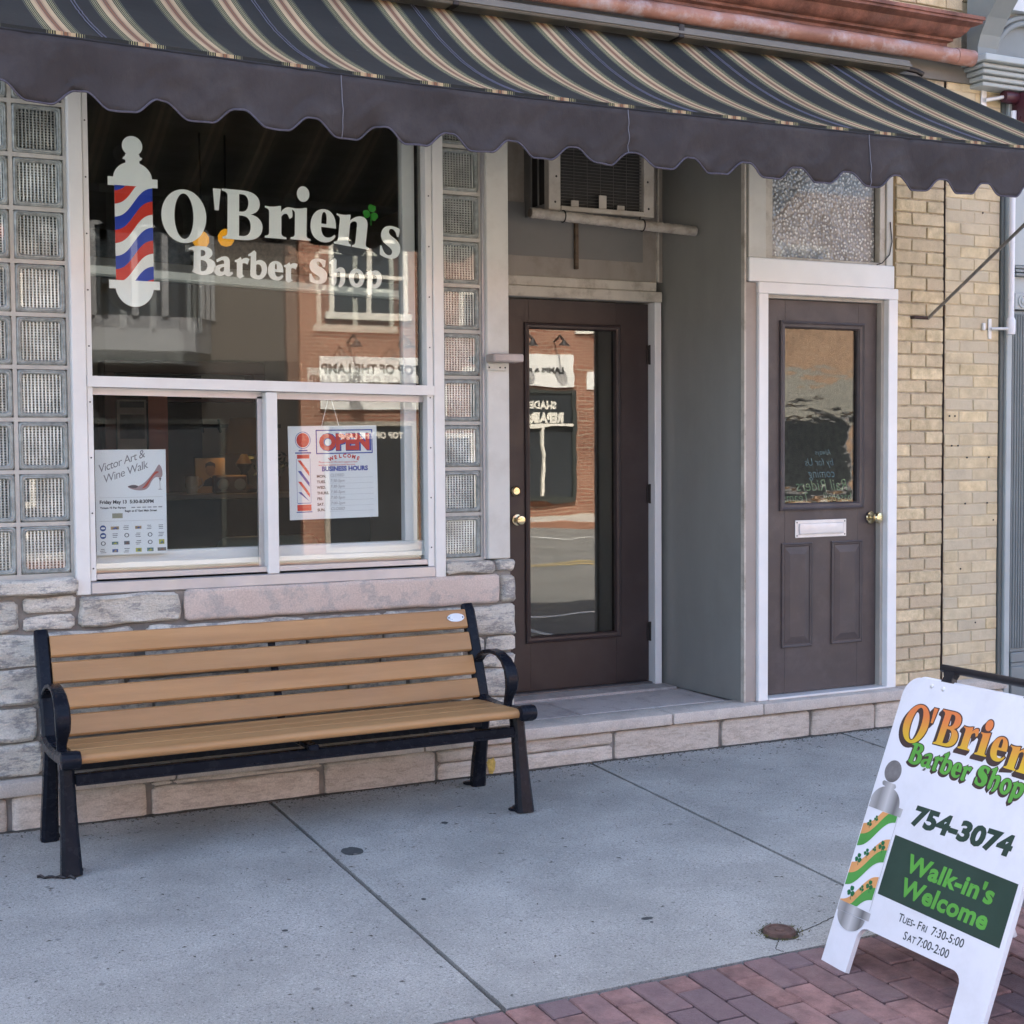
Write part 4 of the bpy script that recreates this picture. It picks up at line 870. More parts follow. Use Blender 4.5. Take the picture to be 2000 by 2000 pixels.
ar.build('sign_print', [redp, blup, gry, blk, mat('print_line', (.40, .44, .48), .7)], ofn, OS)
ar = Art(); ar.lay = .0003; cx = -.138
ar.shape([ell(cx, .142, .035, .037), ell(cx, .142, .0325, .0345)], 1); ar.shape(ell(cx, .142, .029, .031), 0)
for z0, z1, hw_, mi in ((.094, .100, .020, 1), (.084, .090, .036, 1), (.062, .080, .028, 0), (-.133, -.130, .030, 1), (-.165, -.138, .032, 0), (-.172, -.168, .036, 1)): ar.shape(rect(cx-hw_, z0, cx+hw_, z1), mi)
for hw_ in (-.031, .031): ar.shape(rect(cx+hw_-.0007, -.130, cx+hw_+.0007, .062), 1)
for k in range(4):
    zt = .055-k*.046; q = [(cx-.026, zt), (cx-.018, zt), (cx+.026, zt-.058), (cx+.026, zt-.034-.048)] ; q = [(cx-.026, zt), (cx-.012, zt), (cx+.026, zt-.052), (cx+.026, zt-.070)]
    q = [(u, max(-.126, v)) for u, v in q]; ar.shape(q, k % 2)
ar.build('pole_print', [redp, blup], ofn, OS)
for x in (2.06, 2.14): MB().tube([(x, .1, 1.557), (2.10, .105, 1.70)], .0012, 5).build('string', white_tr, OS)
# ---------------------------------------------------------------- air conditioner and the tied pipe
AC = thing('air_conditioner', 'old white window air conditioner with wire grille above the entrance door', 'air conditioner', (3.65, .66, 2.62))
acw = mat('ac_enamel', (.50, .47, .42), .5, .08, 6, dirt=.4, dirtcol=(.2, .15, .1), ds=9)
acb = MB(); acb.box(3.352, 3.956, .60, .68, 2.622, 3.06, .004); acb.box(3.36, 3.95, .42, .60, 3.03, 3.058); acb.box(3.36, 3.95, .42, .60, 2.624, 2.634); acb.build('case', mat('ac_case_grey', (.17, .165, .155), .6, .1, 5), AC)
box('front_strip', acw, AC, 3.350, 3.416, .400, .45, 2.622, 3.06, bev=.003); box('front_strip', acw, AC, 3.897, 3.958, .400, .45, 2.622, 3.06, bev=.003)
box('coil', mat('ac_coil', (.022, .022, .022), .6, .3, 60), AC, 3.417, 3.896, .44, .46, 2.64, 3.05)
gr = MB()
for k in range(26): gr.tube([(3.416, .425, 2.65+k*.0158), (3.897, .425, 2.65+k*.0158)], .0017, 5)
for k in range(7): gr.tube([(3.43+k*.076, .428, 2.64), (3.43+k*.076, .428, 3.05)], .0014, 5)
gr.build('wire_grille', mat('grille_wire', (.13, .125, .12), .5, metal=.3), AC)
box('tray', acw, AC, 3.417, 3.896, .395, .43, 2.624, 2.648, bev=.003)
sdv = MB(); sdv.box(3.352, 3.359, .45, .60, 2.622, 2.66); sdv.box(3.352, 3.359, .45, .60, 3.0, 3.06); sdv.box(3.352, 3.359, .52, .528, 2.66, 3.0); sdv.build('side_vent', MATS['ac_case_grey'], AC)
box('side_mesh', void_m, AC, 3.361, 3.368, .45, .60, 2.64, 3.02)
for x, z0, z1, r_ in ((3.50, 2.648, 2.68, .2), (3.66, 2.648, 2.715, .15), (3.765, 2.648, 2.672, .1)):
    MB().box(x-.022, x+.02, .405, .410, z0, z1).build('clip', acw, AC)
for x, z in ((3.385, 2.665), (3.392, 2.79), (3.925, 2.665), (3.92, 2.80), (3.39, 2.95)): MB().lathe([(.006, 0), (.004, .003)], (x, .3995, z), (0, -1, 0), 8).build('screw', screwm, AC)
PI = thing('wrapped_pipe', 'dirty white wrapped pipe tied below the air conditioner', 'pipe', (3.7, .37, 2.58))
pw = mat('pipe_wrap', (.46, .42, .36), .8, .15, 9, bump=.9, bs=55, dirt=.6, dirtcol=(.18, .13, .09), ds=14)
n = 70; MB().tube([(3.235+.955*i/n, .375, 2.598-.033*i/n) for i in range(n+1)], [.0255+.0012*sin(i*2.1)+.001*noise.noise(Vector((i*.8, 0, 0))) for i in range(n+1)], 16).build('wrap', pw, PI, 60)
MB().lathe([(.021, 0), (.021, .003)], (3.2335, .375, 2.598), (-1, 0, 0), 14).build('pipe_end', mat('pipe_end', (.14, .12, .1), .8), PI)
for x in (3.415, 3.872):
    zc = 2.598-.033*(x-3.235)/.955; MB().tube([(x, .375+.029*cos(a), zc+.029*sin(a)) for a in [2*pi*k/16 for k in range(17)]]+[(x+.008, .405, zc+.08)], .003, 6).build('tie', darkmetal, PI)

# ---------------------------------------------------------------- neighbouring shopfront (right)
NB = thing('neighbour_building', 'slate grey painted wooden shopfront next to the buff brick pier', 'building', (6.5, .3, 0))
nb = MB(); nb.box(5.932, 16, .25, 11, 3.45, 9.2); nb.box(5.932, 6.02, .02, .3, -.1, 3.45); nb.build('wall', slate, NB)
b_ = MB(); b_.box(5.931, 5.958, -.012, .05, -.03, 3.35, .003); b_.build('corner_board', mat('dark_slate_paint', (.10, .115, .11), .5, .08, 4), NB)
b_ = MB(); b_.box(5.960, 6.000, -.03, .05, -.03, 3.35, .004); b_.build('edge_board', slate_l, NB)
b_ = MB(); b_.box(6.012, 6.125, -.02, .05, .30, 2.19, .003)
for k in range(5): b_.box(6.024+k*.019, 6.036+k*.019, -.030, -.019, .32, 2.17, .004)
b_.build('fluted_pilaster', slate, NB)
b_ = MB(); b_.box(6.008, 6.130, -.038, .05, 2.195, 2.285, .004); b_.lathe([(.036, 0), (.036, .006), (.028, .006), (.026, .002), (.018, .002), (.016, .008), (.004, .009)], (6.066, -.038, 2.24), (0, -1, 0), 22); b_.build('rosette_block', slate_l, NB)
b_ = MB(); b_.box(6.006, 6.132, -.04, .05, -.03, .22, .004); b_.box(6.008, 6.13, -.036, .05, .222, .24); b_.box(6.01, 6.127, -.034, .05, .242, .298, .004); b_.build('pilaster_base', slate, NB)
b_ = MB(); b_.box(6.012, 6.9, -.015, .05, 2.288, 2.375); b_.box(6.012, 6.9, -.02, .05, 2.44, 3.3); b_.build('frieze_board', slate_l, NB)
b_ = MB()
for k in range(3): b_.box(6.010, 6.9, -.045+k*.004, .05, 2.377+k*.021, 2.393+k*.021, .003)
b_.build('moulding', slate, NB)
b_ = MB(); b_.box(6.13, 9, .06, .066, .25, 2.28); b_.build('pane', glass_w, NB); box('dark_room', void_m, NB, 6.13, 9, .5, .55, -.03, 3.2); box('stall_riser', slate, NB, 6.133, 9, .03, .25, -.03, .25); box('side_stop', void_m, NB, 9.0, 16, .1, .25, -.03, 3.45)
# upper: cornice, scroll bracket, arched panel
b_ = MB()
for k, (p, z0, z1) in enumerate(((.10, 3.362, 3.385), (.12, 3.388, 3.412), (.145, 3.415, 3.438), (.165, 3.441, 3.462), (.20, 3.465, 3.500))): b_.box(5.70-.02*k, 9, -p, .25, z0, z1, .004)
b_.build('cornice', slate_l, NB)
b_ = MB(); sp = [(-.02, 3.505), (-.10, 3.505), (-.10, 3.56), (-.12, 3.62), (-.17, 3.70), (-.25, 3.79), (-.31, 3.86), (-.34, 3.95), (-.34, 4.3), (-.02, 4.3)]
b_.prism(sp, lambda u, v, d: (d, u, v), 5.66, 5.80); b_.build('scroll_bracket', slate, NB)
b_ = MB(); b_.box(5.80, 9, .0, .25, 3.505, 4.3); b_.build('upper_panel', slate_l, NB)
b_ = MB()
for r_, d in ((.30, .02), (.265, .03)): b_.band([(6.10+r_*cos(pi*k/24), 3.505+r_*.92*sin(pi*k/24)) for k in range(25)], .03, .03, lambda u, v, x, d=d: (u, -d+x, v))
b_.prism([(6.10+.25*cos(pi*k/24), 3.503+.23*sin(pi*k/24)) for k in range(25)], lambda u, v, d: (u, d, v), -.008, .02); b_.build('arched_panel', slate, NB)
b_ = MB(); b_.box(5.86, 9, -.06, .0, 3.80, 4.3); b_.build('top_band', slate_w, NB)
# neighbour's awning hardware
NH = thing('awning_crank', 'white awning pole and maroon gear housing on the slate shopfront', 'awning hardware', (5.95, -.06, 2.0))
MB().tube([(5.957, -.06, 2.10), (5.962, -.06, 3.26)], .0155, 12).build('pole', mat('white_enamel', (.74, .75, .78), .35, .04, 5), NH, 40)
MB().lathe([(.022, 0), (.024, .02), (.024, .075), (.018, .09)], (5.957, -.06, 2.055), (0, 0, 1), 16).build('pole_end', MATS['white_enamel'], NH, 40)
pl_ = MB(); pl_.box(5.842, 5.866, -.012, -.003, 2.03, 2.14, .003); pl_.box(5.795, 5.815, -.02, -.003, 2.075, 2.115, .004); pl_.tube([(5.855, -.02, 2.085), (5.94, -.06, 2.085)], .008, 8); pl_.build('wall_plate', silver, NH, 40)
pl_ = MB(); pl_.box(5.775, 5.815, -.012, -.003, 3.26, 3.37, .003); pl_.tube([(5.795, -.02, 3.31), (5.90, -.06, 3.33)], .011, 10); pl_.build('upper_plate', silver, NH, 40)
pl_ = MB(); pl_.lathe([(.03, 0), (.034, .03), (.034, .08), (.03, .10)], (5.885, -.06, 3.33), (1, 0, 0), 18); pl_.box(5.975, 6.4, -.16, -.02, 3.18, 3.36, .02, 2); pl_.build('gear_housing', maroon, NH, 40)

# ---------------------------------------------------------------- our awning
AW = thing('awning', 'striped black and tan fabric awning with scalloped plum valance over the shop', 'awning', (2.8, -.1, 2.7))
aw, t, b = nt('striped_awning_fabric'); MATS['aw'] = aw
g_ = N(t, 'ShaderNodeNewGeometry').outputs['Position']; sx_ = N(t, 'ShaderNodeSeparateXYZ'); L(t, g_, sx_.inputs[0])
P_ = .2530
fr_ = mathn(t, 'FRACT', mathn(t, 'ADD', mathn(t, 'DIVIDE', mathn(t, 'SUBTRACT', sx_.outputs[0], .793), P_), .5+10))
ds_ = mathn(t, 'MULTIPLY', mathn(t, 'ABSOLUTE', mathn(t, 'SUBTRACT', fr_, .5)), P_*10)   # decimetres from stripe centre
K = (.027, .028, .0265); Tn = (.41, .315, .185); Pk = (.35, .225, .14); Ol = (.085, .08, .065); Yl = (.30, .28, .15)
stops = [(0, (.20, .10, .06)), (.05, Ol), (.075, Pk), (.14, Pk), (.15, Tn), (.285, Tn), (.30, K), (.345, Yl), (.375, K), (.42, Yl), (.45, K), (.49, Yl), (.515, K), (.56, (.13, .13, .09)), (.585, K)]; assert len(stops) < 32
c = ramp(t, ds_, stops, 'CONSTANT')
fd = ramp(t, noi(t, 1.8, 5), [(.3, .8), (.7, 1.15)]); c = mixc(t, 1., c, fd, 'MULTIPLY')
wv = ramp(t, noi(t, 700, 1), [(.3, .82), (.7, 1.12)]); c = mixc(t, 1., c, wv, 'MULTIPLY')
dr = ramp(t, noi(t, 26, 4, .7), [(.70, 0.), (.76, .8)]); dz = mixc(t, .0, c, (.5, .48, .45)); c = mixc(t, mathn(t, 'MULTIPLY', dr, .25), c, (.4, .38, .36))
L(t, c, b.inputs['Base Color']); b.inputs['Roughness'].default_value = .9; b.inputs['Specular IOR Level'].default_value = .15
bumpn(t, b, noi(t, 14, 3), .12, .01)
AX0, AX1 = .25, 5.30
def q_(x): return max(0., 1-((x-2.78)/2.52)**2)
def fz(x): return 2.775-.038*q_(x)**.8           # top of the valance
def fy(x): return -1.185-.012*sin(x*2.1)*q_(x)
def can(x, s):
    y = -.055+(fy(x)+.055)*s; z = 3.375+(fz(x)-3.375)*s
    sag = .066*q_(x)**.75*sin(pi*s)
    sag += .006*sin(x*2*pi/.759+.6)*sin(pi*s)
    return (x, y+.0*sag, z-sag)
b_ = MB(); nx, ns = 160, 26
b_.grid([[can(AX0+(AX1-AX0)*i/nx, j/ns) for i in range(nx+1)] for j in range(ns+1)])
cv = b_.build('canopy', aw, AW, 60)
seam_m = mat('seam_thread', (.10, .10, .135), .9, .1, 30)
k = 0
for xs in [.165+.758*i for i in range(1, 7)]:
    if not AX0 < xs < AX1: continue
    for dx in (-.006, .006): MB().tube([(lambda p: (p[0]+.003*noise.noise(Vector((j*.8, xs, dx))), p[1], p[2]+.002))(can(xs+dx, j/40)) for j in range(41)], .0022, 5).build('seam', seam_m, cv, 40)
# hem band with little stripe ends, and the front bar
b_ = MB(); b_.grid([[(lambda p: (p[0], p[1]-.003-.001*j, p[2]+.010-.013*j))(can(AX0+(AX1-AX0)*i/nx, 1.)) for i in range(nx+1)] for j in (0, 1)]); b_.build('hem', aw, AW, 60)
hemc = mat('dark_hem_binding', (.012, .012, .015), .9)  # near-black cord binding along the hem
b_ = MB(); b_.tube([(lambda p: (p[0], p[1]-.001, p[2]-.006))(can(AX0+(AX1-AX0)*i/nx, 1.)) for i in range(nx+1)], .0055, 8); b_.build('binding', hemc, AW, 60)
b_ = MB(); b_.tube([(AX0+.01+(AX1-AX0-.02)*i/30, fy(3)+.050, fz(AX0+(AX1-AX0)*i/30)-.028) for i in range(31)], .018, 10); b_.build('front_bar', mat('bar_metal', (.30, .30, .30), .45, metal=.7), AW, 40)
val_m = mat('plum_valance_fabric', (.046, .041, .042), .92, .2, 4, bump=.5, bs=28, spec=.15, dirt=.5, dirtcol=(.085, .078, .078), ds=3.5, stretch=(1, 1, .5))
def scal(x):
    u = ((x-.958)/.2535) % 1.0; d = abs(u-.5)*2           # d=1 at lobe centre, 0 at notch centre
    s = min(1, max(0, (d-.10)/.62)); return .052*(s*s*(3-2*s))
def vpt(x, v):
    ht = .160+scal(x)
    wv_ = .010*noise.noise(Vector((x*3.1, v*.8, 5)))*v+.026*noise.noise(Vector((x*6+v*.8, v*1.2, 9)))*v+.012*noise.noise(Vector((x*17+v*5, v*2.5, 2)))*(.35+v)
    return (x, fy(x)-.006+wv_-.012*v, fz(x)-.010-ht*v)
nx2 = 640
b_ = MB(); b_.grid([[vpt(AX0+(AX1-AX0)*i/nx2, j/10) for i in range(nx2+1)] for j in range(11)]); vl = b_.build('valance', val_m, AW, 60)
sm_ = vl.modifiers.new('thickness', 'SOLIDIFY'); sm_.thickness = .0015
pip = mat('purple_edge_binding', (.075, .070, .092), .9, .2, 120, bump=.5, bs=300)
MB().tube([(lambda p: (p[0], p[1]-.001, p[2]))(vpt(AX0+(AX1-AX0)*i/nx2, 1.)) for i in range(nx2+1)], .0036, 6).build('edge_binding', pip, vl, 60)
for xs in (.57, 1.702, 2.842, 3.99, 5.13): MB().tube([(lambda p: (p[0], p[1]-.0035, p[2]))(vpt(xs, j/12)) for j in range(13)], .0017, 5).build('seam', mat('pale_seam', (.15, .15, .18), .9), vl, 40)
hs = MB(); hs.box(AX0-.03, 5.17, -.135, -.022, 3.378, 3.424, .006); hs.box(AX0-.03, 5.17, -.145, -.136, 3.39, 3.402); hs.build('housing', beam_m, AW)
for xb in (.9, 2.6, 3.76): MB().box(xb, xb+.03, -.140, -.02, 3.372, 3.436, .004).build('housing_bracket', MATS['dark_metal'], AW)
MB().tube([(5.17, -.07, 3.40), (5.20, -.07, 3.40), (5.26, -.075, 3.395), (5.30, -.08, 3.38)], .014, 8).build('roller_end', darkmetal, AW, 40)
# swing arm
MB().tube([(5.380, -.045, 2.125), (5.295, -1.165, 2.735)], .0085, 10).build('arm', mat('galvanised', (.26, .245, .22), .5, .2, 20, metal=.5), AW, 40)
MB().tube([(5.30, .02, 2.128), (5.30, -.03, 2.128), (5.385, -.045, 2.125)], .009, 8).build('arm_bracket', mat('rusty_bracket', (.05, .03, .025), .7, .3, 30), AW, 40)

# ---------------------------------------------------------------- bench
BN = thing('bench', 'park bench with tan plastic slats and black cast iron ends', 'bench', (1.748, -.425, -.04), rotz=radians(1.0))
bz = .04   # local z = world z + .04
iron = mat('black_enamel', (.010, .012, .018), .24, .2, 14, spec=.13, bump=.06, bs=40, dirt=.06, dirtcol=(.06, .06, .065), ds=16)
slat_m = mat('tan_plastic_slat', (.375, .199, .077), .5, .09, 3, col2=(.405, .225, .092), bump=.18, bs=14, stretch=(.35, 5, 5), rand=.09, rvar=.08, dirt=.15, dirtcol=(.24, .15, .09), ds=4)
SL = .8855
def endframe(cx):
    fn = lambda u, v, x: (cx+x, u, v+bz)
    e = MB()
    e.band([(.307, .762), (.292, .735), (.262, .66), (.232, .58), (.200, .49), (.172, .41), (.158, .365)], [.05, .056, .056, .056, .056, .056, .056], [.030, .044, .046, .046, .046, .048, .048], fn)
    return e.build('end_frame', iron, BN, 40, local=True), fn
for cx in (-.912, .912):
    ef, fn = endframe(cx)
    MB().band([(.185, .372), (.10, .350), (0, .347), (-.12, .352), (-.235, .362), (-.262, .365)], .058, [.05, .05, .048, .046, .046, .046], fn).build('seat_rail', iron, ef, 40, local=True)
    MB().lathe([(.012, -.037), (.030, -.033), (.034, -.02), (.034, .02), (.030, .033), (.012, .037)], (cx, -.262, .368+bz), (1, 0, 0), 16).build('end_cap', iron, ef, 40, local=True)
    loop = [(.205, .495), (.19, .528), (.155, .556), (.105, .578), (.045, .588), (-.02, .583), (-.075, .563), (-.112, .530), (-.128, .49), (-.125, .452), (-.108, .42), (-.094, .395), (-.09, .37)]
    MB().band(loop, [.046]*6+[.050, .054, .056, .052, .042, .036, .034], [.012, .013, .014, .015, .016, .018, .022, .028, .032, .030, .024, .022, .024], fn).build('arm_rest', iron, ef, 40, local=True)
    zf = gz(-.425-.235)+.04-bz; zr = gz(-.425+.225)+.04-bz
    MB().band([(-.165, .352), (-.180, .28), (-.196, .18), (-.214, .08), (-.228, 0), (-.236, zf)], [.052, .052, .056, .062, .07, .074], [.062, .055, .052, .052, .054, .058], fn).build('leg', iron, BN, 40, local=True)
    MB().band([(.135, .352), (.150, .27), (.170, .17), (.192, .07), (.205, zr)], [.052, .052, .056, .062, .066], [.065, .058, .054, .052, .052], fn).build('leg', iron, BN, 40, local=True)
    for yy, zz_ in ((-.21, zf), (.225, zr)):
        MB().lathe([(.028, 0), (.028, .008), (.02, .012)], (cx-.022*(1 if cx > 0 else -1), yy+.02, zz_+bz), (0, 0, 1), 16).build('foot_pad', iron, BN, 40, local=True)
    MB().lathe([(.009, 0), (.009, .006), (.006, .010)], (cx-.022*(1 if cx > 0 else -1), -.185, zf+bz+.010), (0, 0, 1), 6).build('bolt', darkmetal, BN, local=True)
# slats: back follows the slope, seat dips towards the back
bd = Vector((.148, .375)).normalized(); bn = Vector((-bd.y, bd.x)); bo = Vector((.134, .372))
rnd = random.Random(6)
def slat(c0, d, wd, th, name='slat', rn=.006, nose=False):
    nn = Vector((-d.y, d.x)); pts = []
    if nose:
        for k in range(9): a = pi/2+pi*k/8; pts.append((-wd/2+th/2+th/2*cos(a), th/2*sin(a)))
        pts += [(wd/2, -th/2), (wd/2, th/2)]
    else: pts = [(-wd/2+rn, -th/2), (-wd/2, -th/2+rn), (-wd/2, th/2-rn), (-wd/2+rn, th/2), (wd/2-rn, th/2), (wd/2, th/2-rn), (wd/2, -th/2+rn), (wd/2-rn, -th/2)]
    b = MB(); b.prism([tuple(c0+d*p[0]+nn*p[1]) for p in pts], lambda u, v, x: (x, u, v+bz), -SL, SL)
    return b.build(name, slat_m, BN, 35, local=True)
for k in range(4): topslat = slat(bo+bd*(.046+k*.1035), bd, .084, .030, 'back_slat')
sdv_ = Vector((1, -.045)).normalized()   # seat direction: front (-y) to back
s0 = Vector((-.268, .383-.016))
slat(s0+sdv_*.060, sdv_, .118, .036, 'seat_slat', nose=True); slat(s0+sdv_*.1855, sdv_, .115, .036, 'seat_slat', .005); slat(s0+sdv_*.3085, sdv_, .115, .036, 'seat_slat', .005); slat(s0+sdv_*.388, sdv_, .034, .036, 'seat_slat', .003)
ra = MB(); ra.box(-.885, .885, -.205, -.170, .262+bz, .302+bz, .004); ra.box(-.885, .885, -.212, -.205, .262+bz, .272+bz); ra.box(-.885, .885, .10, .13, .25+bz, .29+bz, .004)
ra.build('stretcher', iron, BN, local=True)
cr = MB(); cr.box(-.02, .02, -.24, .13, .302+bz, .325+bz, .004); cr.build('centre_support', iron, BN, local=True)
bs = MB(); p0 = bo+bn*-.022; bs.band([tuple(bo+bd*.0-bn*.024), tuple(bo+bd*.40-bn*.024)], .03, .012, lambda u, v, x: (x, u, v+bz)); bs.build('back_support', iron, BN, local=True)
pq = MB(); pc_ = bo+bd*(.046+3*.1035+.004)+bn*.0165
pq.prism(ell(0, 0, .041, .019, 28), lambda u, v, d: (.833+u, (pc_+bd*v+bn*d).x, (pc_+bd*v+bn*d).y+bz), -.001, .0025)
pq.build('plaque', mat('plaque_metal', (.66, .67, .66), .35, .04, 9, metal=.4), BN, local=True)
for dx in (-.033, .033): MB().lathe([(.0035, 0), (.003, .002)], (.833+dx, (pc_+bn*.003).x, (pc_+bn*.003).y+bz), (0, bn.x, bn.y), 8).build('screw', screwm, BN, local=True)
# scrap of wire by the front leg
wr = MB(); wr.tube([(.725+.012*k, -.655-.006*k+.006*sin(k*1.7), gz(-.655-.006*k)+.006+.004*sin(k*2.3)) for k in range(11)], .0055, 6); wr = wr.build('wire_scrap', darkmetal); tag(wr, 'short twisted scrap of black wire beside the front bench leg', 'wire')

# ---------------------------------------------------------------- A-frame sign
AF = thing('sidewalk_sign', 'white folding A frame barber sign standing on the brick pavers', 'sign', (3.13, -2.72, -.13))
BLc = Vector((2.796, -2.399, -.130)); Vd = Vector((.320, 0, .806)).normalized(); Ud = Vector((0, -1, 0)); Nd = Ud.cross(Vd)
sfn = lambda u, v, d: BLc+Ud*u+Vd*v+Nd*d
signw = mat('sign_plastic', (.70, .715, .76), .42, .03, 3, dirt=.35, dirtcol=(.5, .5, .5), ds=5, bump=.03, bs=40)
WS = .662
def arc(cx, cy, r_, a0, a1, n=8): return [(cx+r_*cos(a0+(a1-a0)*k/n), cy+r_*sin(a0+(a1-a0)*k/n)) for k in range(n+1)]
ol = [(0, 0), (.115, 0), (.117, .11)]+arc(.152, .11, .035, pi, pi/2)+arc(WS-.152, .105, .035, pi/2, 0)+[(WS-.115, 0), (WS, 0)]+arc(WS-.065, .928-.065, .065, 0, pi/2)+arc(.065, .928-.065, .065, pi/2, pi)
fp = MB(); fp.prism(ol, sfn, -.016, 0); fpo = fp.build('front_panel', signw, AF, 30)
BR = Vector((3.50, -2.399, -.130)); Vb = (Vector((3.158, -2.399, .735))-BR).normalized(); Nb = Vb.cross(Ud)
bpn = MB(); bpn.prism(ol, lambda u, v, d: BR+Ud*u+Vb*v+Vector((Vb.z, 0, -Vb.x))*d, -.016, 0); bpn.build('back_panel', signw, AF, 30)
for u in (.10, WS-.10):
    p = sfn(u, .45, -.016); q = BR+Ud*u+Vb*.45; MB().box(min(p.x, q.x), max(p.x, q.x), p.y-.008, p.y+.008, p.z-.012, p.z+.012, .003).build('spreader', signw, AF)
hd = MB(); p0, p1 = sfn(.125, .972, -.012), sfn(WS-.125, .972, -.012)
hd.tube([p0, p1], .0125, 10); hd.build('handle', mat('black_plastic', (.012, .012, .015), .4, .2, 20), AF, 40)
for u in (.165, WS-.165):
    hb_ = MB(); hb_.prism([(u-.024, .928), (u+.022, .926), (u+.018, .945), (u+.026, .968), (u-.03, .968), (u-.018, .945)], sfn, -.026, -.004); hb_.build('handle_bracket', MATS['black_plastic'], AF)
for u, v in ((.165, .906), (.115, .908), (WS-.165, .906), (WS-.115, .908)): MB().lathe([(.007, 0), (.007, .002), (.004, .004)], sfn(u, v, 0), Nd, 12).build('screw', silver, AF, 40)
# printed artwork
orange, t, b = nt('orange_yellow_print'); MATS['oy'] = orange
g_ = N(t, 'ShaderNodeNewGeometry').outputs['Position']; dt = N(t, 'ShaderNodeVectorMath', operation='DOT_PRODUCT'); L(t, g_, dt.inputs[0]); dt.inputs[1].default_value = Vd
vv = mathn(t, 'SUBTRACT', dt.outputs['Value'], float(BLc.dot(Vd)))
L(t, ramp(t, mathn(t, 'MULTIPLY', mathn(t, 'SUBTRACT', vv, .70), 6.5), [(.2, (.62, .42, .03)), (.75, (.68, .20, .06))]), b.inputs['Base Color']); b.inputs['Roughness'].default_value = .5
pbrown = mat('print_brown', (.052, .032, .03), .5); pgreen = mat('print_bright_green', (.095, .34, .05), .5); pdark = mat('print_dark_green', (.022, .050, .036), .5); pblack = mat('print_ink', (.028, .04, .045), .5)
ar = Art(); a2 = Art(); lay = 0
seq = [('O', .043, .724, .117, 0), ("'", .149, .731, .112, 0), ('B', .187, .737, .108, 0), ('r', .290, .742, .105, 0), ('i', .360, .737, .105, 0), ('.', .360, .737, .105, 0), ('e', .414, .734, .105, 0), ('n', .480, .720, .105, -.03), ("'", .571, .745, .095, -.05), ('s', .588, .716, .102, -.05)]
for ch, u, v, s, r_ in seq:
    tf = glyph_tf(u, v, s, r_, .04); lp = [[tf(*p) for p in q] for q in GL[ch]]
    for k in range(5):
        ar.lay = .0002+k*.00005+lay*.00001
        ar.shape(outl([[(p[0]-.0026*k, p[1]-.0034*k) for p in q] for q in lp], .0035 if k == 0 else .003)); 
    lay += 1; a2.lay = .0012; a2.shape(lp)
ar.build('name_shadow', pbrown, sfn, fpo); a2.build('name_lettering', orange, sfn, fpo)
ar = Art(); a2 = Art(); u = .108; v = .664
for ch, du, s in (('uB', .056, .060), ('ua', .048, .060), ('ur', .034, .060), ('ub', .046, .058), ('e', .040, .060), ('ur', .058, .058), ('s', .050, .080), ('uh', .046, .058), ('uo', .042, .058), ('up', .04, .058)):
    tf = glyph_tf(u, v, s*1.06, -.05, .05, 1.15 if ch == 'uB' else 1.); lp = outl([[tf(*p) for p in q] for q in GL[ch]], .0011)
    for k in range(4): ar.lay = .0002+k*.00005+u*.0001; ar.shape(outl([[(p[0]-.0014*k, p[1]-.0022*k) for p in q] for q in lp], .0026))
    a2.lay = .0012; a2.shape(lp); u += du; v -= .0016
ar.build('trade_shadow', pbrown, sfn, fpo); a2.build('trade_lettering', pgreen, sfn, fpo)
ar = Art(); ar.lay = .0004; ar.text('754-3074', .194, .487, .079, 0, .0042, .12, sx=1.26, spacing=1.03); ar.build('phone_number', pdark, sfn, fpo)
ar = Art(); ar.lay = .0003; ar.shape([(.149, .256), (.644, .243), (.646, .423), (.149, .440)]); ar.build('green_panel', pdark, sfn, fpo)
ar = Art(); ar.lay = .0007; ar.text("Walk-in's", .230, .350, .073, 0, .0026, .10, rot=-.014, sx=1.20, spacing=1.04); ar.text('Welcome', .234, .279, .073, 0, .0026, .10, rot=-.014, sx=1.15, spacing=1.04); ar.build('welcome_lettering', pgreen, sfn, fpo)
ar = Art(); ar.lay = .0004
def scaps(x, y, s, runs):
    for tx, k in runs:
        ar.text(tx, x, y, s*k, 0, .0004, .06, sx=.95); x += len(tx)*s*k*.95*.56
scaps(.258, .205, .034, (('T', 1), ('UES', .8), ('-', 1), ('F', 1), ('RI', .8), (' 7:30-5:00', 1.05))); scaps(.297, .162, .034, (('S', 1), ('AT', .8), (' 7:00-2:00', 1.05)))
ar.build('hours', pblack, sfn, fpo)
# printed barber pole along the left edge
chrome, t, b = nt('printed_grey_gradient'); MATS['cg'] = chrome
ug = mathn(t, 'SUBTRACT', mathn(t, 'MULTIPLY', (lambda s_: (L(t, N(t, 'ShaderNodeNewGeometry').outputs['Position'], s_.inputs[0]), s_.outputs[1])[1])(N(t, 'ShaderNodeSeparateXYZ')), -1.), 2.399)
L(t, ramp(t, mathn(t, 'MULTIPLY', ug, 6.8), [(0, .42), (.25, .22), (.5, .50), (.78, .14), (1, .45)]), b.inputs['Base Color']); b.inputs['Roughness'].default_value = .5
ar = Art(); ar.lay = .0003; ar.shape(ell(.061, .622, .036, .035)); ar.build('pole_ball', mat('print_ball_grey', (.16, .155, .155), .5, .35, 22), sfn, fpo); ar = Art(); ar.lay = .0005
ar.shape([(.035, .588), (.088, .585), (.094, .578), (.092, .572), (.075, .568), (.052, .57), (.034, .574), (.030, .582)]); ar.lay = .0007
ar.shape([(.0665+.0645*cos(a), .518+.055*sin(a)) for a in [pi*k/20 for k in range(21)]]); ar.lay = .0009
ar.shape([(.003, .497), (.148, .493), (.150, .520), (.005, .523)]); ar.build('pole_cap', chrome, sfn, fpo); ar = Art(); ar.lay = .0011; ar.shape([(.003, .166), (.147, .168), (.147, .192), (.003, .196)]); ar.lay = .0013
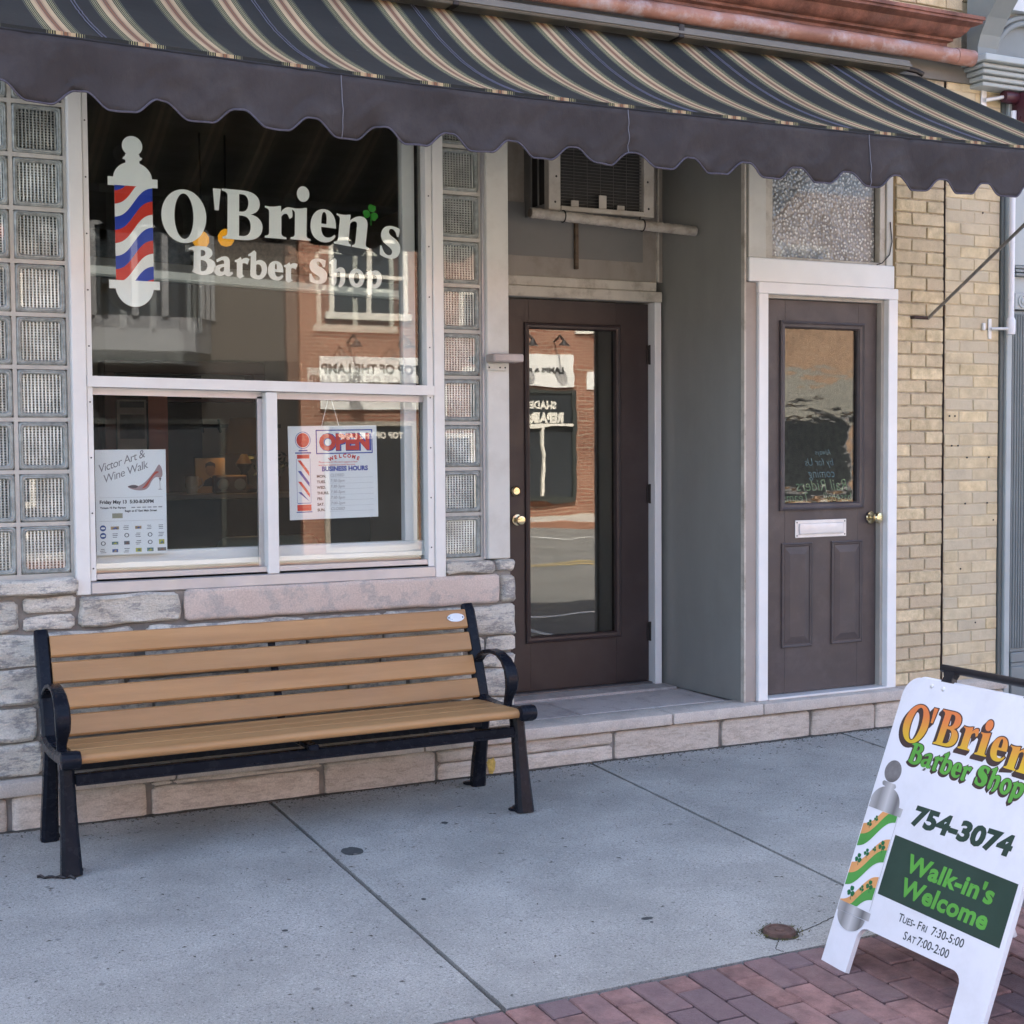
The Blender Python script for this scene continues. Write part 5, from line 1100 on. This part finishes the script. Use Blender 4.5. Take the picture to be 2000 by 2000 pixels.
ar.shape([(.070+.062*cos(a), .166-.048*sin(a)) for a in [pi*k/20 for k in range(21)]][::-1]); ar.build('pole_cap', chrome, sfn, fpo)
pgr2 = mat('print_pole_green', (.075, .30, .06), .5); por2 = mat('print_pole_orange', (.66, .32, .12), .5); psh = mat('print_shamrock', (.01, .14, .05), .5)
ar = Art(); ar.lay = .0004
def pband(vc, hw_, mi, amp=.052):
    up, lo = [], []
    for k in range(21):
        u = .003+.132*k/20; s = k/20; c_ = vc+amp*(2*s-1)+.012*sin((s-.5)*2*pi); up.append((u, min(.494, max(.195, c_+hw_)))); lo.append((u, min(.494, max(.195, c_-hw_))))
    bandq(ar, up, lo, mi)
for vc in (.475, .350, .232, .115):
    pband(vc, .019, 1); ar.lay += .0001; pband(vc-.034, .019, 0); ar.lay += .0001
ar.lay = .0012
for u, v, r_ in ((.030, .448, .011), (.052, .468, .009), (.110, .395, .015), (.083, .378, .008), (.055, .360, .012), (.028, .335, .015), (.108, .270, .015), (.080, .252, .010), (.040, .232, .017)): shamrock(ar, u, v, r_, 2)
ar.shape([(.1385, .197), (.1395, .197), (.1395, .492), (.1385, .492)], 3)
ar.build('pole_stripes', [pgr2, por2, psh, gry], sfn, fpo)

# ---------------------------------------------------------------- water cap in the slab
DC = thing('drain_cap', 'rusty round metal drain cap set in the concrete sidewalk', 'drain cap', (2.815, -2.165, -.118))
rust = mat('rusty_iron', (.10, .058, .045), .8, .35, 30, bump=.4, bs=120)
MB().lathe([(.052, -.02), (.054, .004), (.050, .012), (.040, .013), (.038, .009), (.016, .009), (.014, .014), (.004, .014)], (2.815, -2.165, gz(-2.165)), (0, -.045, 1), 26).build('lid', rust, DC, 40)
blob(2.812, -2.17, .062, .062, mat('damp_dirt', (.05, .045, .03), .9, .5, 40), 'dirt_ring', 26)
ms_ = MB(); rnd = random.Random(9)
for k in range(130):
    a = rnd.uniform(0, 2*pi); r_ = .056+abs(rnd.gauss(0, .012)); x = 2.815+r_*cos(a)*1.1; y = -2.165+r_*sin(a); z = gz(y)+.002; d = rnd.uniform(0, 2*pi); ms_.poly([(x, y, z), (x+.004*cos(d), y+.004*sin(d), z), (x+.009*cos(d+.4), y+.009*sin(d+.4), z+rnd.uniform(.003, .010))])
tag(ms_.build('moss', mat('moss', (.09, .085, .02), .9, .4, 60)), 'sparse yellow green moss round the drain cap', 'moss', kind='stuff')

# ---------------------------------------------------------------- across the street (seen mirrored in the glass)
def brickwall(name, c1, c2, mo, sc=1.):
    m, t, b = nt(name); g_ = N(t, 'ShaderNodeNewGeometry').outputs['Position']; sp_ = N(t, 'ShaderNodeSeparateXYZ'); L(t, g_, sp_.inputs[0]); cb_ = N(t, 'ShaderNodeCombineXYZ'); L(t, sp_.outputs[0], cb_.inputs[0]); L(t, sp_.outputs[2], cb_.inputs[1])
    bt = N(t, 'ShaderNodeTexBrick'); L(t, cb_.outputs[0], bt.inputs['Vector']); bt.inputs['Scale'].default_value = 1; bt.inputs['Brick Width'].default_value = .21*sc; bt.inputs['Row Height'].default_value = .075*sc; bt.inputs['Mortar Size'].default_value = .008
    bt.inputs['Color1'].default_value = (*c1, 1); bt.inputs['Color2'].default_value = (*c2, 1); bt.inputs['Mortar'].default_value = (*mo, 1)
    L(t, mixc(t, 1., bt.outputs['Color'], ramp(t, noi(t, .9, 5), [(.3, .8), (.7, 1.15)]), 'MULTIPLY'), b.inputs['Base Color']); b.inputs['Roughness'].default_value = .9; MATS[name] = m; return m
redbrick = brickwall('red_brick_wall', (.29, .125, .075), (.24, .095, .058), (.36, .28, .2))
tanbrick = brickwall('tan_brick_wall', (.34, .21, .13), (.30, .18, .11), (.40, .30, .22))
FY = -22.0
ffn = lambda u, v, d: (u, FY+.06+d, v)
owin = mat('far_dark_glass', (.03, .035, .04), .08, .1, 3, spec=.8)
cream = mat('far_cream_trim', (.74, .70, .60), .6, .05, 3)
OB = thing('red_brick_building', 'sunlit red brick shop building across the street with white sash windows', 'building', (14.3, -24, -.16))
box('wall', redbrick, OB, 9.2, 19.4, -30, FY, -.16, 8.6); box('parapet', cream, OB, 9.1, 19.5, -30.1, FY+.25, 8.6, 8.9, bev=.03)
def owindow(x0, x1, z0, z1, B, m=cream):
    f = MB()
    for a in ((x0, x0+.09, z0, z1), (x1-.09, x1, z0, z1), (x0, x1, z1-.09, z1+.002), (x0-.08, x1+.08, z0-.08, z0+.06), ((x0+x1)/2-.05, (x0+x1)/2+.05, z0, z1), (x0, x1, (z0+z1)/2-.04, (z0+z1)/2+.04)): f.box(a[0], a[1], FY+.002, FY+.075+(.01 if a[1]-a[0] > .3 else 0), a[2], a[3])
    f = f.build('window', m, B); box('pane', owin, f, x0+.05, x1-.05, FY+.004, FY+.03, z0+.03, z1-.04); return f
for x in (9.82, 13.1, 16.4): owindow(x, x+1.7, 4.15, 5.75, OB)
def shopwin(x0, x1, z0, z1, B, m=cream):
    f = MB()
    for a in ((x0-.1, x0, z0-.1, z1+.1), (x1, x1+.1, z0-.1, z1+.1), (x0, x1, z1, z1+.1), (x0, x1, z0-.12, z0)): f.box(a[0], a[1], FY+.002, FY+.08, a[2], a[3])
    f = f.build('shop_window', m, B); box('pane', owin, f, x0, x1, FY+.004, FY+.03, z0, z1); return f
w1 = shopwin(9.75, 11.6, -.02, 2.45, OB, mat('far_worn_trim', (.34, .30, .24), .7)); w2 = shopwin(14.2, 16.2, .25, 2.65, OB, mat('far_green_trim', (.035, .04, .035), .5)); w3 = shopwin(12.4, 13.4, -.1, 2.45, OB)
box('far_post', cream, w2, 15.4, 15.46, FY+.03, FY+.10, .25, 1.9); box('far_post', cream, w2, 14.2, 16.2, FY+.03, FY+.10, 1.9, 1.96)
def mtext(ar, s, xc, z, size, mi=0, bold=.01): ar.text(s, xc, z, size, mi, bold, 0, 'CENTER', mirror=True)
ar = Art(); mtext(ar, 'TOP OF THE LAMP', 10.7, 2.20, .17); ar.build('window_lettering', cream, lambda u, v, d: (u, FY+.034, v), w1)
ar = Art(); mtext(ar, 'SHADES', 15.4, 2.28, .22); mtext(ar, 'REPAIRS', 15.5, 2.0, .28, 0, .02); ar.build('window_lettering', cream, lambda u, v, d: (u, FY+.034, v), w2)
sgb = mat('far_sign_white', (.78, .76, .70), .6, .04, 2); ink = mat('far_ink', (.03, .03, .03), .7)
for x0, x1, z0, z1, tx, s, lb in ((9.6, 11.83, 2.80, 3.32, 'TOP OF THE LAMP', .26, 'white TOP OF THE LAMP shop sign on red brick wall'), (14.3, 16.25, 2.82, 3.55, 'LAMPS & REPAIR', .2, 'white lamp repair sign board over the green trimmed window')):
    sb_ = thing('shop_sign', lb, 'sign', ((x0+x1)/2, FY+.05, z0)); box('board', sgb, sb_, x0, x1, FY+.003, FY+.06, z0, z1)
    ar = Art(); mtext(ar, tx, (x0+x1)/2, (z0+z1)/2-.08, s); ar.build('lettering', ink, lambda u, v, d: (u, FY+.063, v), sb_)
    for xl in (x0+.6, x1-.5):
        gl_ = MB(); gl_.tube([(xl, FY+.01, z1+.28), (xl, FY+.35, z1+.42), (xl, FY+.55, z1+.3)], .025, 6); gl_.lathe([(.03, 0), (.06, -.06), (.15, -.16)], (xl, FY+.55, z1+.32), (0, 0, 1), 12); gl_.build('gooseneck_lamp', darkmetal, sb_, 40)
tag(box('wall_notice', sgb, None, 16.62, 17.05, FY+.003, FY+.04, 2.76, 3.2), 'small white notice board on the red brick pier', 'notice')
PB = thing('sided_house', 'taupe sided house with white bay window and red roof across the street', 'building', (3, -24, -.16))
box('wall', mat('taupe_siding', (.075, .062, .05), .8, .06, 1), PB, -9, 9.15, -30, FY-.02, -.16, 6.1)
rf = MB(); rf.prism([(-29.9, 6.1), (FY+.4, 6.1), (-26, 9.2)], lambda u, v, d: (d, u, v), -9.3, 9.15); rf.build('roof', mat('red_roof', (.24, .07, .05), .8, .15, 3), PB)
for x in (-6, -2, 1.5): owindow(x, x+1.6, 3.9, 5.5, PB); shopwin(x, x+1.6, .2, 2.4, PB)
by = MB(); bw = [(4.7, FY-.02), (5.2, FY+.7), (6.9, FY+.7), (7.4, FY-.02)]
by.prism(bw, lambda u, v, d: (u, v, d), 3.3, 3.95); by.prism(bw, lambda u, v, d: (u, v, d), 5.6, 5.95)
for (xa, ya), (xb, yb) in zip(bw, bw[1:]):
    for s in (0, .33, .66, 1): px, py = xa+(xb-xa)*s, ya+(yb-ya)*s; by.box(px-.06, px+.06, py-.06, py+.06, 3.95, 5.6)
by = by.build('bay_window', mat('far_grey_trim', (.19, .19, .19), .6, .05, 2), PB); bg = MB(); bg.prism([(4.78, FY-.02), (5.22, FY+.64), (6.88, FY+.64), (7.32, FY-.02)], lambda u, v, d: (u, v, d), 3.9, 5.65); bg.build('bay_pane', owin, by); shopwin(5.0, 7.5, .1, 2.5, PB, mat('far_dark_trim', (.04, .045, .04), .6)); box('shopfront', mat('far_dark_front', (.012, .011, .010), .7, .1, 1), PB, 4.0, 9.14, FY-.018, FY-.005, -.15, 3.2)
TBd = thing('tan_brick_building', 'sunlit tan brick building across the street', 'building', (25, -24, -.16))
box('wall', tanbrick, TBd, 19.6, 34, -30, FY+.05, -.16, 7.5)
FY += .05
for x in (21, 24.2, 28): owindow(x, x+1.5, 4.5, 6.2, TBd)
for x in (20.6, 24, 28): shopwin(x, x+2.6, .2, 2.1, TBd, MATS['far_grey_trim'])
FY -= .05
box('fascia', mat('tan_fascia', (.26, .25, .215), .7, .08, 1), TBd, 19.7, 33.9, FY+.055, FY+.2, 2.25, 3.1)
# the row our shop stands in goes on to the left
RW = thing('corner_building', 'brick building standing to the left of the shop', 'building', (-8, 4, 0)); box('wall', redbrick, RW, -18, -.55, .05, 11, -.1, 9.0); box('shop_pane', owin, RW, -5, -1.2, -.01, .04, .6, 2.6); box('fascia', cream, RW, -17.9, -.6, -.08, .045, 2.8, 3.3, bev=.02)
